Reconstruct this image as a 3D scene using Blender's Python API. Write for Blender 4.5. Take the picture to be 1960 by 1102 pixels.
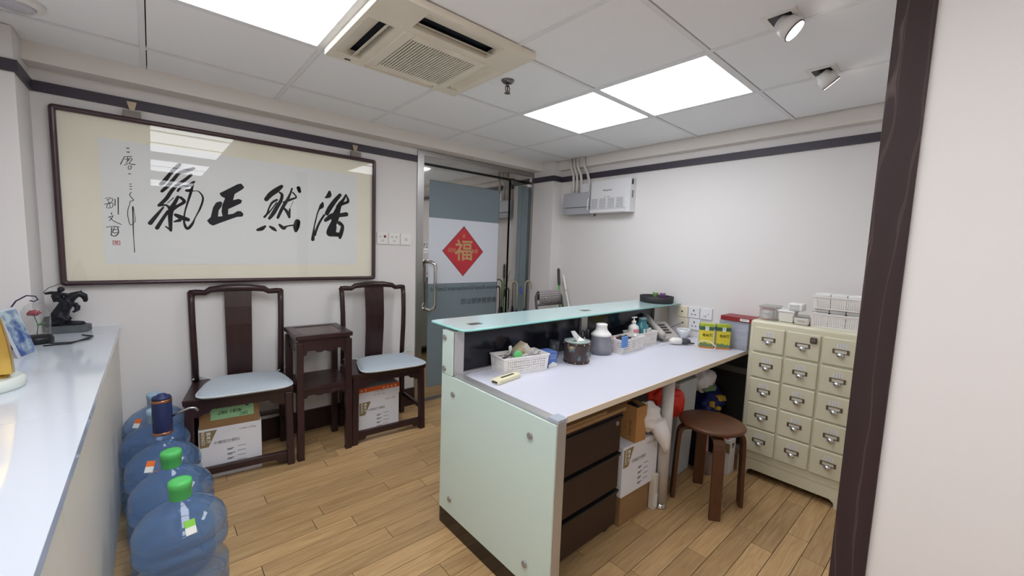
import bpy, bmesh, math, random
from mathutils import Vector, Matrix
from mathutils.geometry import tessellate_polygon
random.seed(7)
for _o in list(bpy.data.objects): bpy.data.objects.remove(_o)
S = bpy.context.scene
COL = S.collection

# ---------------------------------------------------------------- camera, world, exposure
YAW, PITCH, ROLL, FPX = .847260, -.0953057, .0366926, 781.274
_f = Vector((math.cos(YAW)*math.cos(PITCH), math.sin(YAW)*math.cos(PITCH), math.sin(PITCH)))
_r = Vector((math.sin(YAW), -math.cos(YAW), 0)); _u = _r.cross(_f)
_r2 = _r*math.cos(ROLL)+_u*math.sin(ROLL); _u2 = _u*math.cos(ROLL)-_r*math.sin(ROLL)
cam = bpy.data.objects.new('camera', bpy.data.cameras.new('camera')); COL.objects.link(cam)
cam.matrix_world = Matrix(((_r2.x, _u2.x, -_f.x, 0), (_r2.y, _u2.y, -_f.y, 0), (_r2.z, _u2.z, -_f.z, 1.36), (0, 0, 0, 1)))
cam.data.sensor_fit = 'HORIZONTAL'; cam.data.sensor_width = 36; cam.data.lens = FPX/1960*36
cam.data.clip_start = .02
S.camera = cam
W = bpy.data.worlds.new('world'); S.world = W; W.use_nodes = True
W.node_tree.nodes['Background'].inputs[0].default_value = (.8, .85, .9, 1)
W.node_tree.nodes['Background'].inputs[1].default_value = .3
S.view_settings.view_transform = 'Standard'; S.view_settings.look = 'None'
S.view_settings.gamma = 1; S.view_settings.use_curve_mapping = False
S.view_settings.exposure = 0.0
S.cycles.transparent_max_bounces = 32
S.cycles.max_bounces = 10
PANEL_STRENGTH = 8.5

# ---------------------------------------------------------------- helpers
def lin(c):
    def f(v):
        v /= 255.
        return v/12.92 if v <= .04045 else ((v+.055)/1.055)**2.4
    return (f(c[0]), f(c[1]), f(c[2]), 1)
MATS = {}
def mat(name, rgb, rough=.5, metal=0, spec=.5, coat=0, var=None, bump=None, emit=0, trans=0, ior=1.45, alpha=1, sheen=0):
    """Principled material; var=(scale, amount[, stretch xyz]) mottles the colour, bump=(scale, strength)."""
    if name in MATS: return MATS[name]
    m = bpy.data.materials.new(name); m.use_nodes = True; nt = m.node_tree; N = nt.nodes; b = N['Principled BSDF']
    b.inputs['Base Color'].default_value = lin(rgb); b.inputs['Roughness'].default_value = rough
    b.inputs['Metallic'].default_value = metal; b.inputs['Specular IOR Level'].default_value = spec
    b.inputs['Coat Weight'].default_value = coat; b.inputs['Coat Roughness'].default_value = .05
    b.inputs['Transmission Weight'].default_value = trans; b.inputs['IOR'].default_value = ior; b.inputs['Alpha'].default_value = alpha
    if sheen: b.inputs['Sheen Weight'].default_value = sheen
    if emit:
        b.inputs['Emission Color'].default_value = lin(rgb); b.inputs['Emission Strength'].default_value = emit
    if var or bump:
        g = N.new('ShaderNodeNewGeometry')
        mp = N.new('ShaderNodeMapping'); nt.links.new(g.outputs['Position'], mp.inputs[0])
    if var:
        if len(var) > 2: mp.inputs['Scale'].default_value = var[2]
        n = N.new('ShaderNodeTexNoise'); n.inputs['Scale'].default_value = var[0]; n.inputs['Detail'].default_value = 4
        nt.links.new(mp.outputs[0], n.inputs['Vector'])
        mr = N.new('ShaderNodeMapRange'); mr.inputs[3].default_value = 1-var[1]; mr.inputs[4].default_value = 1+var[1]
        mr.inputs[1].default_value = .25; mr.inputs[2].default_value = .75
        nt.links.new(n.outputs[0], mr.inputs[0])
        mx = N.new('ShaderNodeMix'); mx.data_type = 'RGBA'; mx.blend_type = 'MULTIPLY'; mx.inputs[0].default_value = 1
        mx.inputs[6].default_value = lin(rgb); nt.links.new(mr.outputs[0], mx.inputs[7]); nt.links.new(mx.outputs[2], b.inputs['Base Color'])
    if bump:
        n2 = N.new('ShaderNodeTexNoise'); n2.inputs['Scale'].default_value = bump[0]; nt.links.new(g.outputs['Position'], n2.inputs['Vector'])
        bp = N.new('ShaderNodeBump'); bp.inputs['Strength'].default_value = bump[1]; bp.inputs['Distance'].default_value = .002
        nt.links.new(n2.outputs[0], bp.inputs['Height']); nt.links.new(bp.outputs[0], b.inputs['Normal'])
    MATS[name] = m; return m
def clear_mat(name, tint, body=None, bodyw=.0, rough=.03, ior=1.45):
    """Thin clear sheet: tinted see-through, optional milky body, Fresnel reflection."""
    if name in MATS: return MATS[name]
    m = bpy.data.materials.new(name); m.use_nodes = True; nt = m.node_tree; N = nt.nodes; N.clear()
    out = N.new('ShaderNodeOutputMaterial'); tr = N.new('ShaderNodeBsdfTransparent'); tr.inputs[0].default_value = lin(tint)
    cur = tr.outputs[0]
    if body:
        d = N.new('ShaderNodeBsdfDiffuse'); d.inputs[0].default_value = lin(body)
        t2 = N.new('ShaderNodeBsdfTranslucent'); t2.inputs[0].default_value = lin(body)
        m0 = N.new('ShaderNodeMixShader'); m0.inputs[0].default_value = .5
        nt.links.new(d.outputs[0], m0.inputs[1]); nt.links.new(t2.outputs[0], m0.inputs[2])
        m1 = N.new('ShaderNodeMixShader'); m1.inputs[0].default_value = bodyw
        nt.links.new(cur, m1.inputs[1]); nt.links.new(m0.outputs[0], m1.inputs[2]); cur = m1.outputs[0]
    gl = N.new('ShaderNodeBsdfGlossy'); gl.inputs['Roughness'].default_value = rough
    lw = N.new('ShaderNodeLayerWeight'); lw.inputs[0].default_value = .5
    pw = N.new('ShaderNodeMath'); pw.operation = 'POWER'; pw.inputs[1].default_value = 4; nt.links.new(lw.outputs['Facing'], pw.inputs[0])
    f0 = ((ior-1)/(ior+1))**2; fr = N.new('ShaderNodeMath'); fr.operation = 'MULTIPLY_ADD'; fr.inputs[1].default_value = .8; fr.inputs[2].default_value = f0; nt.links.new(pw.outputs[0], fr.inputs[0])
    m2 = N.new('ShaderNodeMixShader'); nt.links.new(fr.outputs[0], m2.inputs[0])
    nt.links.new(cur, m2.inputs[1]); nt.links.new(gl.outputs[0], m2.inputs[2]); nt.links.new(m2.outputs[0], out.inputs[0])
    MATS[name] = m; return m

class G:
    """Collects shapes (world coordinates; off = the origin of the object they end up in)."""
    def __init__(s, off=(0, 0, 0)): s.v = []; s.f = []; s.s = []; s.off = Vector(off)
    def add(s, vs, fs, sm=False):
        k = len(s.v); s.v += [Vector(p)-s.off for p in vs]; s.f += [tuple(i+k for i in f) for f in fs]
        s.s += (sm if isinstance(sm, list) else [sm]*len(fs)); return s
    def box(s, x0, x1, y0, y1, z0, z1):
        return s.add([(x0,y0,z0),(x1,y0,z0),(x1,y1,z0),(x0,y1,z0),(x0,y0,z1),(x1,y0,z1),(x1,y1,z1),(x0,y1,z1)],
                     [(0,3,2,1),(4,5,6,7),(0,1,5,4),(1,2,6,5),(2,3,7,6),(3,0,4,7)])
    def hexa(s, b, t):
        return s.add(list(b)+list(t), [(0,3,2,1),(4,5,6,7),(0,1,5,4),(1,2,6,5),(2,3,7,6),(3,0,4,7)])
    def ring(s, rings, cap=True, sm=True, closed=False):
        n = len(rings[0]); vs = [p for r in rings for p in r]; fs = []; R = len(rings)
        for i in range(R if closed else R-1):
            j = (i+1) % R
            for k in range(n): fs.append((i*n+k, i*n+(k+1) % n, j*n+(k+1) % n, j*n+k))
        sl = [sm]*len(fs)
        if cap and not closed:
            fs += [tuple(range(n-1, -1, -1)), tuple((R-1)*n+k for k in range(n))]; sl += [False, False]
        return s.add(vs, fs, sl)
    def tube(s, pts, r, n=8, closed=False, cap=True, flat=1.0, up=None):
        pts = [Vector(p) for p in pts]; R = len(pts); rr = r if isinstance(r, (list, tuple)) else [r]*R
        rings = []; nrm = None
        for i, p in enumerate(pts):
            a = pts[(i-1) % R] if (closed or i > 0) else p; b = pts[(i+1) % R] if (closed or i < R-1) else p
            t = (b-a).normalized()
            if nrm is None:
                h = Vector(up) if up else (Vector((0, 0, 1)) if abs(t.z) < .9 else Vector((1, 0, 0)))
                nrm = (h-t*h.dot(t)).normalized()
            else:
                q = nrm-t*nrm.dot(t); nrm = q.normalized() if q.length > 1e-6 else nrm
            bi = t.cross(nrm)
            rings.append([p+(nrm*math.cos(2*math.pi*k/n)+bi*math.sin(2*math.pi*k/n)*flat)*rr[i] for k in range(n)])
        return s.ring(rings, cap, True, closed)
    def cyl(s, p0, p1, r, r1=None, n=20): return s.tube([p0, p1], [r, r if r1 is None else r1], n)
    def lathe(s, prof, c=(0, 0, 0), n=28, cap=True, sm=True):
        c = Vector(c)
        return s.ring([[c+Vector((r*math.cos(2*math.pi*k/n), r*math.sin(2*math.pi*k/n), z)) for k in range(n)] for r, z in prof], cap, sm)
    def prism(s, poly, ax, lo, hi):
        P = {'x': lambda a, b, t: (t, a, b), 'y': lambda a, b, t: (a, t, b), 'z': lambda a, b, t: (a, b, t)}[ax]
        n = len(poly); vs = [P(a, b, lo) for a, b in poly]+[P(a, b, hi) for a, b in poly]
        tr = tessellate_polygon([[Vector((a, b, 0)) for a, b in poly]])
        fs = [tuple(t) for t in tr]+[tuple(i+n for i in reversed(t)) for t in tr]+[(i, (i+1) % n, n+(i+1) % n, n+i) for i in range(n)]
        return s.add(vs, fs)
    def sphere(s, c, r, n=16, m=10):
        c = Vector(c); r = (r, r, r) if not isinstance(r, (tuple, list)) else r
        rings = []
        for i in range(m+1):
            a = math.pi*(i/m); rad = max(math.sin(a), .02)
            rings.append([c+Vector((r[0]*rad*math.cos(2*math.pi*k/n), r[1]*rad*math.sin(2*math.pi*k/n), -r[2]*math.cos(a))) for k in range(n)])
        return s.ring(rings)
    def blob(s, c, r, seed=0, amp=.22, n=44, m=28, flatten=None):
        """Crumpled bag: a sphere pushed in and out by random ridges."""
        rnd = random.Random(seed); c = Vector(c)
        W_ = [(Vector((rnd.gauss(0, 1), rnd.gauss(0, 1), rnd.gauss(0, 1))).normalized(), rnd.uniform(2.2, 7), rnd.uniform(0, 6.3), rnd.uniform(.4, 1)) for _ in range(9)]
        rings = []
        for i in range(m+1):
            a = math.pi*i/m; rad = max(math.sin(a), .03); row = []
            for k in range(n):
                d = Vector((rad*math.cos(2*math.pi*k/n), rad*math.sin(2*math.pi*k/n), -math.cos(a)))
                q = 1+.85*amp*sum(w*(1-2*abs(math.sin(d.dot(v)*fq+ph))) for v, fq, ph, w in W_)/3.2
                p = c+Vector((d.x*r[0]*q, d.y*r[1]*q, d.z*r[2]*q))
                if flatten is not None and p.z < flatten: p.z = flatten
                row.append(p)
            rings.append(row)
        return s.ring(rings, sm=True)
    def lattice(s, o, du, dv, nu, nv, hu=.5, hv=.5):
        """Sheet o + u*du + v*dv with nu x nv square holes."""
        o, du, dv = Vector(o), Vector(du), Vector(dv); us = [0.]; vs_ = [0.]
        for i in range(nu): us += [(i+.5-hu/2)/nu, (i+.5+hu/2)/nu]
        for j in range(nv): vs_ += [(j+.5-hv/2)/nv, (j+.5+hv/2)/nv]
        us.append(1.); vs_.append(1.); n = len(us)
        vv = [o+du*a+dv*b for b in vs_ for a in us]
        ff = [(j*n+i, j*n+i+1, (j+1)*n+i+1, (j+1)*n+i) for j in range(len(vs_)-1) for i in range(n-1) if not (i % 2 == 1 and j % 2 == 1)]
        return s.add(vv, ff)
    def obj(s, name, m, parent=None, bev=0, seg=2, solid=0, remesh=0, sub=0, ang=40):
        me = bpy.data.meshes.new(name); me.from_pydata([tuple(p) for p in s.v], [], s.f); me.update()
        for p, q in zip(me.polygons, s.s): p.use_smooth = q
        me.materials.append(m)
        bm = bmesh.new(); bm.from_mesh(me); bmesh.ops.recalc_face_normals(bm, faces=bm.faces); bm.to_mesh(me); bm.free()
        o = bpy.data.objects.new(name, me); COL.objects.link(o)
        if parent is not None: o.parent = parent
        else: o.location = s.off
        if remesh:
            d = o.modifiers.new('remesh', 'REMESH'); d.mode = 'VOXEL'; d.voxel_size = remesh; d.use_smooth_shade = True
        if solid:
            d = o.modifiers.new('solid', 'SOLIDIFY'); d.thickness = solid; d.offset = 0
        if sub:
            d = o.modifiers.new('sub', 'SUBSURF'); d.levels = d.render_levels = sub
        if bev:
            d = o.modifiers.new('bevel', 'BEVEL'); d.width = bev; d.segments = seg; d.limit_method = 'ANGLE'; d.angle_limit = math.radians(ang)
            d.harden_normals = False
        return o
def tag(o, label, cat, group=None):
    o['label'] = label; o['category'] = cat
    if group: o['group'] = group
    return o
def thing(name, label, cat, loc=(0, 0, 0), rotz=0, group=None):
    o = bpy.data.objects.new(name, None); COL.objects.link(o); o.empty_display_size = .05
    o.location = loc; o.rotation_euler = (0, 0, rotz); return tag(o, label, cat, group)
def struct(o, label=None):
    o['kind'] = 'structure'
    if label: o['label'] = label
    return o
def copytree(o, parent=None):
    c = o.copy(); COL.objects.link(c)
    if parent is not None: c.parent = parent
    for ch in list(o.children): copytree(ch, c)
    return c
_txt = {}
def text(s, size, m, parent, o, ux=(1, 0, 0), uy=(0, 0, 1), align='CENTER', mirror=False, name='lettering', off=None, bold=0):
    """Flat lettering in the plane o + x*ux + y*uy (parent-local coordinates)."""
    key = (s, align, bold)
    if key not in _txt:
        cu = bpy.data.curves.new('lettering', 'FONT'); cu.body = s; cu.size = 1; cu.align_x = align; cu.align_y = 'CENTER'; cu.resolution_u = 2; cu.offset = bold
        ob = bpy.data.objects.new('lettering', cu); COL.objects.link(ob)
        bpy.context.view_layer.update(); dg = bpy.context.evaluated_depsgraph_get()
        me = bpy.data.meshes.new_from_object(ob.evaluated_get(dg)); _txt[key] = ([v.co.copy() for v in me.vertices], [tuple(p.vertices) for p in me.polygons])
        bpy.data.objects.remove(ob); bpy.data.curves.remove(cu); bpy.data.meshes.remove(me)
    vs, fs = _txt[key]; o = Vector(o); ux = Vector(ux); uy = Vector(uy); sg = -1 if mirror else 1
    g = G(); g.add([o+ux*(v.x*size*sg)+uy*(v.y*size) for v in vs], fs)
    me = bpy.data.meshes.new(name); me.from_pydata([tuple(p) for p in g.v], [], g.f); me.materials.append(m)
    ob = bpy.data.objects.new(name, me); COL.objects.link(ob); ob.parent = parent; return ob
def ribbon(g, pts, y, n=10):
    """Brush stroke in the xz plane: pts (x, z, width), round ends, drawn as overlapping quads and discs."""
    P = []
    for i in range(len(pts)-1):
        a, b = pts[i], pts[i+1]
        p0 = pts[i-1] if i > 0 else a; p3 = pts[i+2] if i+2 < len(pts) else b
        for k in range(5):
            t = k/5.
            P.append(tuple(.5*(2*a[q]+(b[q]-p0[q])*t+(2*p0[q]-5*a[q]+4*b[q]-p3[q])*t*t+(3*a[q]-p0[q]-3*b[q]+p3[q])*t**3) for q in range(3)))
    P.append(pts[-1])
    for i in range(len(P)-1):
        a, b = P[i], P[i+1]; d = Vector((b[0]-a[0], b[1]-a[1]))
        if d.length < 1e-6: continue
        d.normalize(); nx, nz = -d.y, d.x
        g.add([(a[0]+nx*a[2]/2, y, a[1]+nz*a[2]/2), (b[0]+nx*b[2]/2, y, b[1]+nz*b[2]/2), (b[0]-nx*b[2]/2, y, b[1]-nz*b[2]/2), (a[0]-nx*a[2]/2, y, a[1]-nz*a[2]/2)], [(0, 1, 2, 3)])
    for q in P:
        g.add([(q[0]+q[2]/2*math.cos(2*math.pi*k/n), y, q[1]+q[2]/2*math.sin(2*math.pi*k/n)) for k in range(n)], [tuple(range(n))])

# ---------------------------------------------------------------- materials
wall_m = mat('painted_wall', (229, 226, 224), .75, spec=.2, bump=(180, .05))
cornice_m = mat('painted_cornice', (232, 226, 219), .7, spec=.2)
trim_m = mat('dark_trim_wood', (62, 57, 68), .45, var=(14, .12, (1, 1, 6)))
tile_m = mat('ceiling_tile', (247, 248, 250), .9, spec=.1, bump=(400, .05))
bar_m = mat('ceiling_bar', (236, 237, 239), .6, spec=.2)
gap_shade_m = mat('ceiling_gap_shade', (38, 38, 40), .95, spec=0)
steel_m = mat('mirror_steel', (200, 197, 193), .06, metal=1)
brush_m = mat('brushed_steel', (176, 174, 172), .32, metal=1)
alu_m = mat('aluminium', (196, 194, 193), .38, metal=.75)
black_m = mat('black_plastic', (22, 22, 25), .4)
white_m = mat('white_plastic', (236, 234, 230), .38)
ink_m = mat('black_ink', (30, 30, 38), .7, spec=.2)
dark_m = mat('rosewood', (52, 33, 34), .28, spec=.5, var=(30, .25, (1, 1, .15)))
card_m = mat('cardboard', (150, 118, 82), .85, spec=.1, var=(20, .08))
paperbox_m = mat('white_carton', (228, 227, 230), .6, spec=.3)
print_m = mat('grey_print', (120, 120, 124), .8)
gold_print_m = mat('bronze_print', (140, 122, 84), .6)
CAL_BIG=[[(-0.334,0.231,0.017),(-0.358,0.202,0.0182),(-0.38,0.17,0.0166),(-0.406,0.126,0.0212),(-0.42,0.109,0.0176)],[(-0.27,0.22,0.0139),(-0.308,0.199,0.0209),(-0.337,0.184,0.0156),(-0.363,0.145,0.0168),(-0.389,0.106,0.018),(-0.417,0.071,0.0143)],[(-0.283,0.182,0.0139),(-0.313,0.148,0.0165),(-0.347,0.116,0.0162),(-0.373,0.081,0.0174),(-0.399,0.033,0.0179),(-0.431,-0.008,0.0156)],[(-0.271,0.143,0.011),(-0.303,0.115,0.0174),(-0.333,0.104,0.0142),(-0.348,0.08,0.0106)],[(-0.286,0.092,0.019),(-0.308,0.088,0.0144)],[(-0.277,0.13,0.0117),(-0.289,0.077,0.0131),(-0.306,0.015,0.0094),(-0.32,-0.041,0.0079),(-0.324,-0.097,0.0108),(-0.311,-0.131,0.0153),(-0.288,-0.104,0.0132),(-0.272,-0.065,0.0059),(-0.247,-0.007,0.0097),(-0.232,0.051,0.0098),(-0.245,0.083,0.0075),(-0.259,0.092,0.0044),(-0.28,0.088,0.0044)],[(-0.361,-0.056,0.0177),(-0.338,-0.068,0.0258),(-0.307,-0.079,0.0219)],[(-0.368,-0.095,0.0091),(-0.344,-0.085,0.0186)],[(-0.347,0.048,0.0149),(-0.364,0.01,0.0183),(-0.38,-0.028,0.0252),(-0.385,-0.065,0.0216),(-0.386,-0.11,0.0181),(-0.386,-0.146,0.014)],[(-0.407,-0.125,0.0076),(-0.387,-0.143,0.0112)],[(-0.335,0.045,0.015),(-0.32,0.023,0.0166),(-0.35,-0.004,0.0149),(-0.376,-0.028,0.0182)],[(-0.433,-0.01,0.0128),(-0.4,-0.005,0.011),(-0.383,-0.028,0.0181)],[(-0.414,-0.018,0.0089),(-0.444,-0.065,0.0162),(-0.473,-0.111,0.0206)],[(-0.394,-0.038,0.0145),(-0.42,-0.086,0.0164),(-0.445,-0.136,0.0189)],[(-0.367,0.041,0.0042),(-0.396,0.007,0.0034)],[(0.186,0.175,0.0199),(0.158,0.148,0.0311),(0.123,0.117,0.0306),(0.095,0.08,0.0243)],[(0.173,0.133,0.0122),(0.187,0.12,0.0177),(0.18,0.082,0.0199),(0.156,0.037,0.0236),(0.133,-0.008,0.0233),(0.111,-0.04,0.0171)],[(0.157,0.084,0.0136),(0.13,0.064,0.0135),(0.111,0.028,0.0096),(0.099,-0.011,0.0118),(0.083,-0.033,0.0139)],[(0.155,0.067,0.0076),(0.129,0.026,0.0075),(0.106,-0.008,0.0096)],[(0.247,0.168,0.0102),(0.236,0.132,0.0126),(0.216,0.086,0.0179),(0.191,0.04,0.0201),(0.171,-0.005,0.0184),(0.16,-0.032,0.016)],[(0.252,0.142,0.0103),(0.272,0.114,0.0104),(0.244,0.097,0.0142),(0.196,0.071,0.0139)],[(0.195,0.036,0.0124),(0.215,0.012,0.0203),(0.228,-0.018,0.0181)],[(0.232,0.031,0.0102),(0.228,-0.023,0.0157)],[(0.287,0.176,0.025),(0.293,0.154,0.021)],[(0.044,-0.118,0.0166),(0.067,-0.109,0.0241),(0.087,-0.092,0.0125)],[(0.114,-0.093,0.0134),(0.133,-0.105,0.0219),(0.148,-0.117,0.0114)],[(0.17,-0.078,0.0153),(0.193,-0.097,0.0241),(0.213,-0.084,0.0102),(0.249,-0.075,0.0103)],[(0.278,-0.051,0.0373),(0.27,-0.085,0.0396),(0.267,-0.112,0.0201)],[(0.254,0.086,0.0028),(0.232,0.031,0.0027)],[(0.487,0.174,0.0176),(0.483,0.149,0.0318),(0.457,0.129,0.0061)],[(0.441,0.096,0.0086),(0.434,0.07,0.0295),(0.419,0.05,0.0129),(0.405,0.015,0.0085),(0.394,-0.032,0.0093),(0.383,-0.083,0.0093),(0.376,-0.143,0.0195),(0.374,-0.165,0.0238)],[(0.451,0.009,0.014),(0.422,-0.039,0.0147),(0.4,-0.091,0.0154),(0.387,-0.133,0.0179)],[(0.559,0.16,0.0237),(0.522,0.113,0.0297),(0.49,0.064,0.032),(0.468,0.021,0.0273)],[(0.601,0.169,0.0065),(0.617,0.123,0.0187),(0.582,0.101,0.0185),(0.54,0.078,0.019)],[(0.601,0.166,0.0121),(0.582,0.129,0.0184),(0.558,0.094,0.0302),(0.544,0.055,0.0374),(0.53,0.011,0.051),(0.519,-0.034,0.0453)],[(0.459,-0.027,0.0228),(0.503,0.007,0.0368),(0.549,0.015,0.0283),(0.603,0.027,0.0318)],[(0.519,-0.037,0.0417),(0.491,-0.085,0.0376),(0.484,-0.119,0.0366),(0.521,-0.122,0.0327),(0.555,-0.125,0.0304),(0.558,-0.146,0.0184)],[(0.553,-0.039,0.0284),(0.576,-0.061,0.0241),(0.568,-0.105,0.0287),(0.558,-0.141,0.023)],[(0.503,-0.047,0.0269),(0.521,-0.065,0.0271),(0.516,-0.108,0.0271)]]
CAL_POLY=[(-0.151,0.091),(-0.056,0.158),(-0.039,0.163),(-0.023,0.143),(-0.031,0.13),(-0.074,0.095),(-0.083,0.057),(-0.054,0.068),(-0.036,0.06),(-0.042,0.042),(-0.097,0.007),(-0.109,0.001),(-0.111,-0.033),(-0.085,-0.026),(-0.06,-0.007),(-0.043,-0.008),(-0.03,-0.024),(-0.037,-0.04),(-0.065,-0.044),(-0.148,-0.085),(-0.188,-0.106),(-0.204,-0.098),(-0.217,-0.078),(-0.198,-0.055),(-0.185,0.004),(-0.169,0.034),(-0.148,0.043),(-0.138,0.035),(-0.143,0.012),(-0.158,-0.013),(-0.162,-0.05),(-0.139,-0.045),(-0.144,-0.017),(-0.139,0.023),(-0.124,0.063),(-0.144,0.075)]
CAL_SMALL=[[(-0.554,0.282,0.0044),(-0.545,0.283,0.0053)],[(-0.553,0.262,0.0044),(-0.544,0.263,0.0053)],[(-0.566,0.235,0.003),(-0.535,0.242,0.0035)],[(-0.565,0.233,0.0031),(-0.581,0.193,0.0039)],[(-0.551,0.238,0.0026),(-0.553,0.217,0.0026)],[(-0.563,0.222,0.0026),(-0.536,0.232,0.0031),(-0.537,0.22,0.0031)],[(-0.556,0.217,0.0026),(-0.545,0.225,0.0026),(-0.559,0.204,0.0026)],[(-0.538,0.22,0.0031),(-0.546,0.203,0.0031),(-0.537,0.2,0.0044),(-0.522,0.201,0.0036)],[(-0.55,0.203,0.0031),(-0.566,0.191,0.0026)],[(-0.551,0.188,0.0026),(-0.538,0.19,0.0027),(-0.543,0.174,0.0031),(-0.551,0.173,0.0026),(-0.551,0.188,0.0026)],[(-0.551,0.149,0.0044),(-0.542,0.148,0.0035)],[(-0.549,0.094,0.0035),(-0.542,0.095,0.0036)],[(-0.549,0.082,0.0035),(-0.541,0.082,0.0036)],[(-0.549,0.068,0.0035),(-0.542,0.067,0.0036)],[(-0.544,0.051,0.0031),(-0.551,0.034,0.0035),(-0.537,0.01,0.0036),(-0.55,0.001,0.0031),(-0.553,-0.015,0.0027),(-0.56,-0.039,0.0031),(-0.563,-0.076,0.0031),(-0.555,-0.125,0.0031),(-0.542,-0.115,0.0027),(-0.534,-0.099,0.0027),(-0.537,-0.05,0.0022),(-0.541,-0.026,0.0054),(-0.542,-0.075,0.0049),(-0.544,-0.167,0.004),(-0.544,-0.198,0.0031),(-0.543,-0.274,0.0036)],[(-0.647,0.007,0.0025),(-0.624,0.014,0.0025)],[(-0.641,0.0,0.0025),(-0.619,0.009,0.0026),(-0.624,-0.01,0.0025),(-0.651,-0.024,0.0029)],[(-0.637,0.001,0.0025),(-0.633,-0.017,0.0025)],[(-0.64,-0.023,0.0025),(-0.62,-0.015,0.0026),(-0.622,-0.036,0.0026),(-0.642,-0.042,0.0025),(-0.64,-0.023,0.0025)],[(-0.631,-0.016,0.0021),(-0.631,-0.039,0.0021)],[(-0.609,0.007,0.0034),(-0.611,-0.027,0.0034)],[(-0.597,0.017,0.0043),(-0.6,-0.072,0.0039)],[(-0.627,-0.066,0.0034),(-0.625,-0.075,0.0034)],[(-0.639,-0.091,0.003),(-0.619,-0.081,0.003)],[(-0.622,-0.084,0.003),(-0.628,-0.099,0.003),(-0.637,-0.109,0.003)],[(-0.634,-0.087,0.003),(-0.62,-0.108,0.0034),(-0.59,-0.126,0.0035)],[(-0.649,-0.144,0.0029),(-0.623,-0.138,0.003),(-0.599,-0.14,0.0035)],[(-0.628,-0.144,0.0038),(-0.632,-0.187,0.0038)],[(-0.606,-0.14,0.0035),(-0.603,-0.17,0.0043),(-0.617,-0.189,0.0043),(-0.632,-0.184,0.0038)],[(-0.624,-0.156,0.0034),(-0.609,-0.154,0.0035)],[(-0.617,-0.141,0.003),(-0.625,-0.171,0.0034),(-0.607,-0.17,0.0035)]]
CAL_SEAL=[(-0.628,-0.213),(-0.598,-0.21),(-0.6,-0.237),(-0.629,-0.239)]
# ---------------------------------------------------------------- the room
XB, YA, ZC = 3.09, 3.092, 2.226
XL, YB = -.52, -4.8
def wood_floor():
    m = bpy.data.materials.new('oak_plank'); m.use_nodes = True; nt = m.node_tree; N = nt.nodes; b = N['Principled BSDF']; L = nt.links.new
    g = N.new('ShaderNodeNewGeometry'); oi = N.new('ShaderNodeObjectInfo')
    off = N.new('ShaderNodeVectorMath'); off.operation = 'SCALE'; off.inputs[0].default_value = (13, 7, 3); L(oi.outputs['Random'], off.inputs[3])
    ad = N.new('ShaderNodeVectorMath'); ad.operation = 'ADD'; L(g.outputs['Position'], ad.inputs[0]); L(off.outputs[0], ad.inputs[1])
    mp = N.new('ShaderNodeMapping'); mp.inputs['Scale'].default_value = (1.2, 14, 1); L(ad.outputs[0], mp.inputs[0])
    n = N.new('ShaderNodeTexNoise'); n.inputs['Scale'].default_value = 3.2; n.inputs['Detail'].default_value = 7; n.inputs['Distortion'].default_value = 1.4; L(mp.outputs[0], n.inputs['Vector'])
    cr = N.new('ShaderNodeValToRGB'); cr.color_ramp.elements[0].position = .3; cr.color_ramp.elements[0].color = lin((176, 140, 96)); cr.color_ramp.elements[1].position = .72; cr.color_ramp.elements[1].color = lin((206, 172, 124))
    L(n.outputs[0], cr.inputs[0])
    mr = N.new('ShaderNodeMapRange'); mr.inputs[3].default_value = .76; mr.inputs[4].default_value = 1.08; L(oi.outputs['Random'], mr.inputs[0])
    mx = N.new('ShaderNodeMix'); mx.data_type = 'RGBA'; mx.blend_type = 'MULTIPLY'; mx.inputs[0].default_value = 1; L(cr.outputs[0], mx.inputs[6]); L(mr.outputs[0], mx.inputs[7]); L(mx.outputs[2], b.inputs['Base Color'])
    b.inputs['Roughness'].default_value = .34; b.inputs['Specular IOR Level'].default_value = .4
    bp = N.new('ShaderNodeBump'); bp.inputs['Strength'].default_value = .08; bp.inputs['Distance'].default_value = .002; L(n.outputs[0], bp.inputs['Height']); L(bp.outputs[0], b.inputs['Normal'])
    return m
plank_m = wood_floor()
joint_m = mat('plank_joint', (52, 34, 20), .8)
floor = struct(G().box(XL-.1, XB+.1, YB-.1, YA+.25, -.06, -.006).obj('floor', joint_m), 'light oak strip floor')
cube = G().box(-.5, .5, -.5, .5, -.5, .5).obj('plank', plank_m); cube_me = cube.data; bpy.data.objects.remove(cube)
def plank(x0, x1, y0, y1):
    o = bpy.data.objects.new('plank', cube_me); COL.objects.link(o); o.parent = floor
    o.location = ((x0+x1)/2, (y0+y1)/2, -.0025); o.scale = (x1-x0-.0028, y1-y0-.0026, .005)
JOINTS = {24: [.854], 22: [1.044], 21: [.402, 1.292], 23: [.759], 19: [.248, 1.247], 20: [.926], 25: [.273], 18: [.6, .95], 17: [.543], 16: [.702], 14: [.798],
          15: [1.099], 12: [.576], 10: [.881], 2: [2.204], 0: [2.334], -1: [2.202], 6: [1.791], 5: [1.476]}
for k in range(-5, 30):
    y0 = .408+.0906*k; y1 = min(y0+.0906, YA+.08)
    js = list(JOINTS.get(k, []))
    if not js: js = [random.uniform(.2, .9)]
    x = js[0]
    while x > XL+.75: x -= random.uniform(.5, 1.05); js.append(x)
    x = max(js)
    while x < XB-.75: x += random.uniform(.5, 1.05); js.append(x)
    js = sorted([XL]+[j for j in js if XL+.1 < j < XB-.1]+[XB])
    for a, b in zip(js, js[1:]): plank(a, b, y0, y1)
behind = G()
for k in range(-57, -5): behind.box(XL, XB, .408+.0906*k+.0008, .408+.0906*(k+1)-.0008, -.005, 0)
bo = behind.obj('plank_field', plank_m, floor); bo['kind'] = 'stuff'

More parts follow.
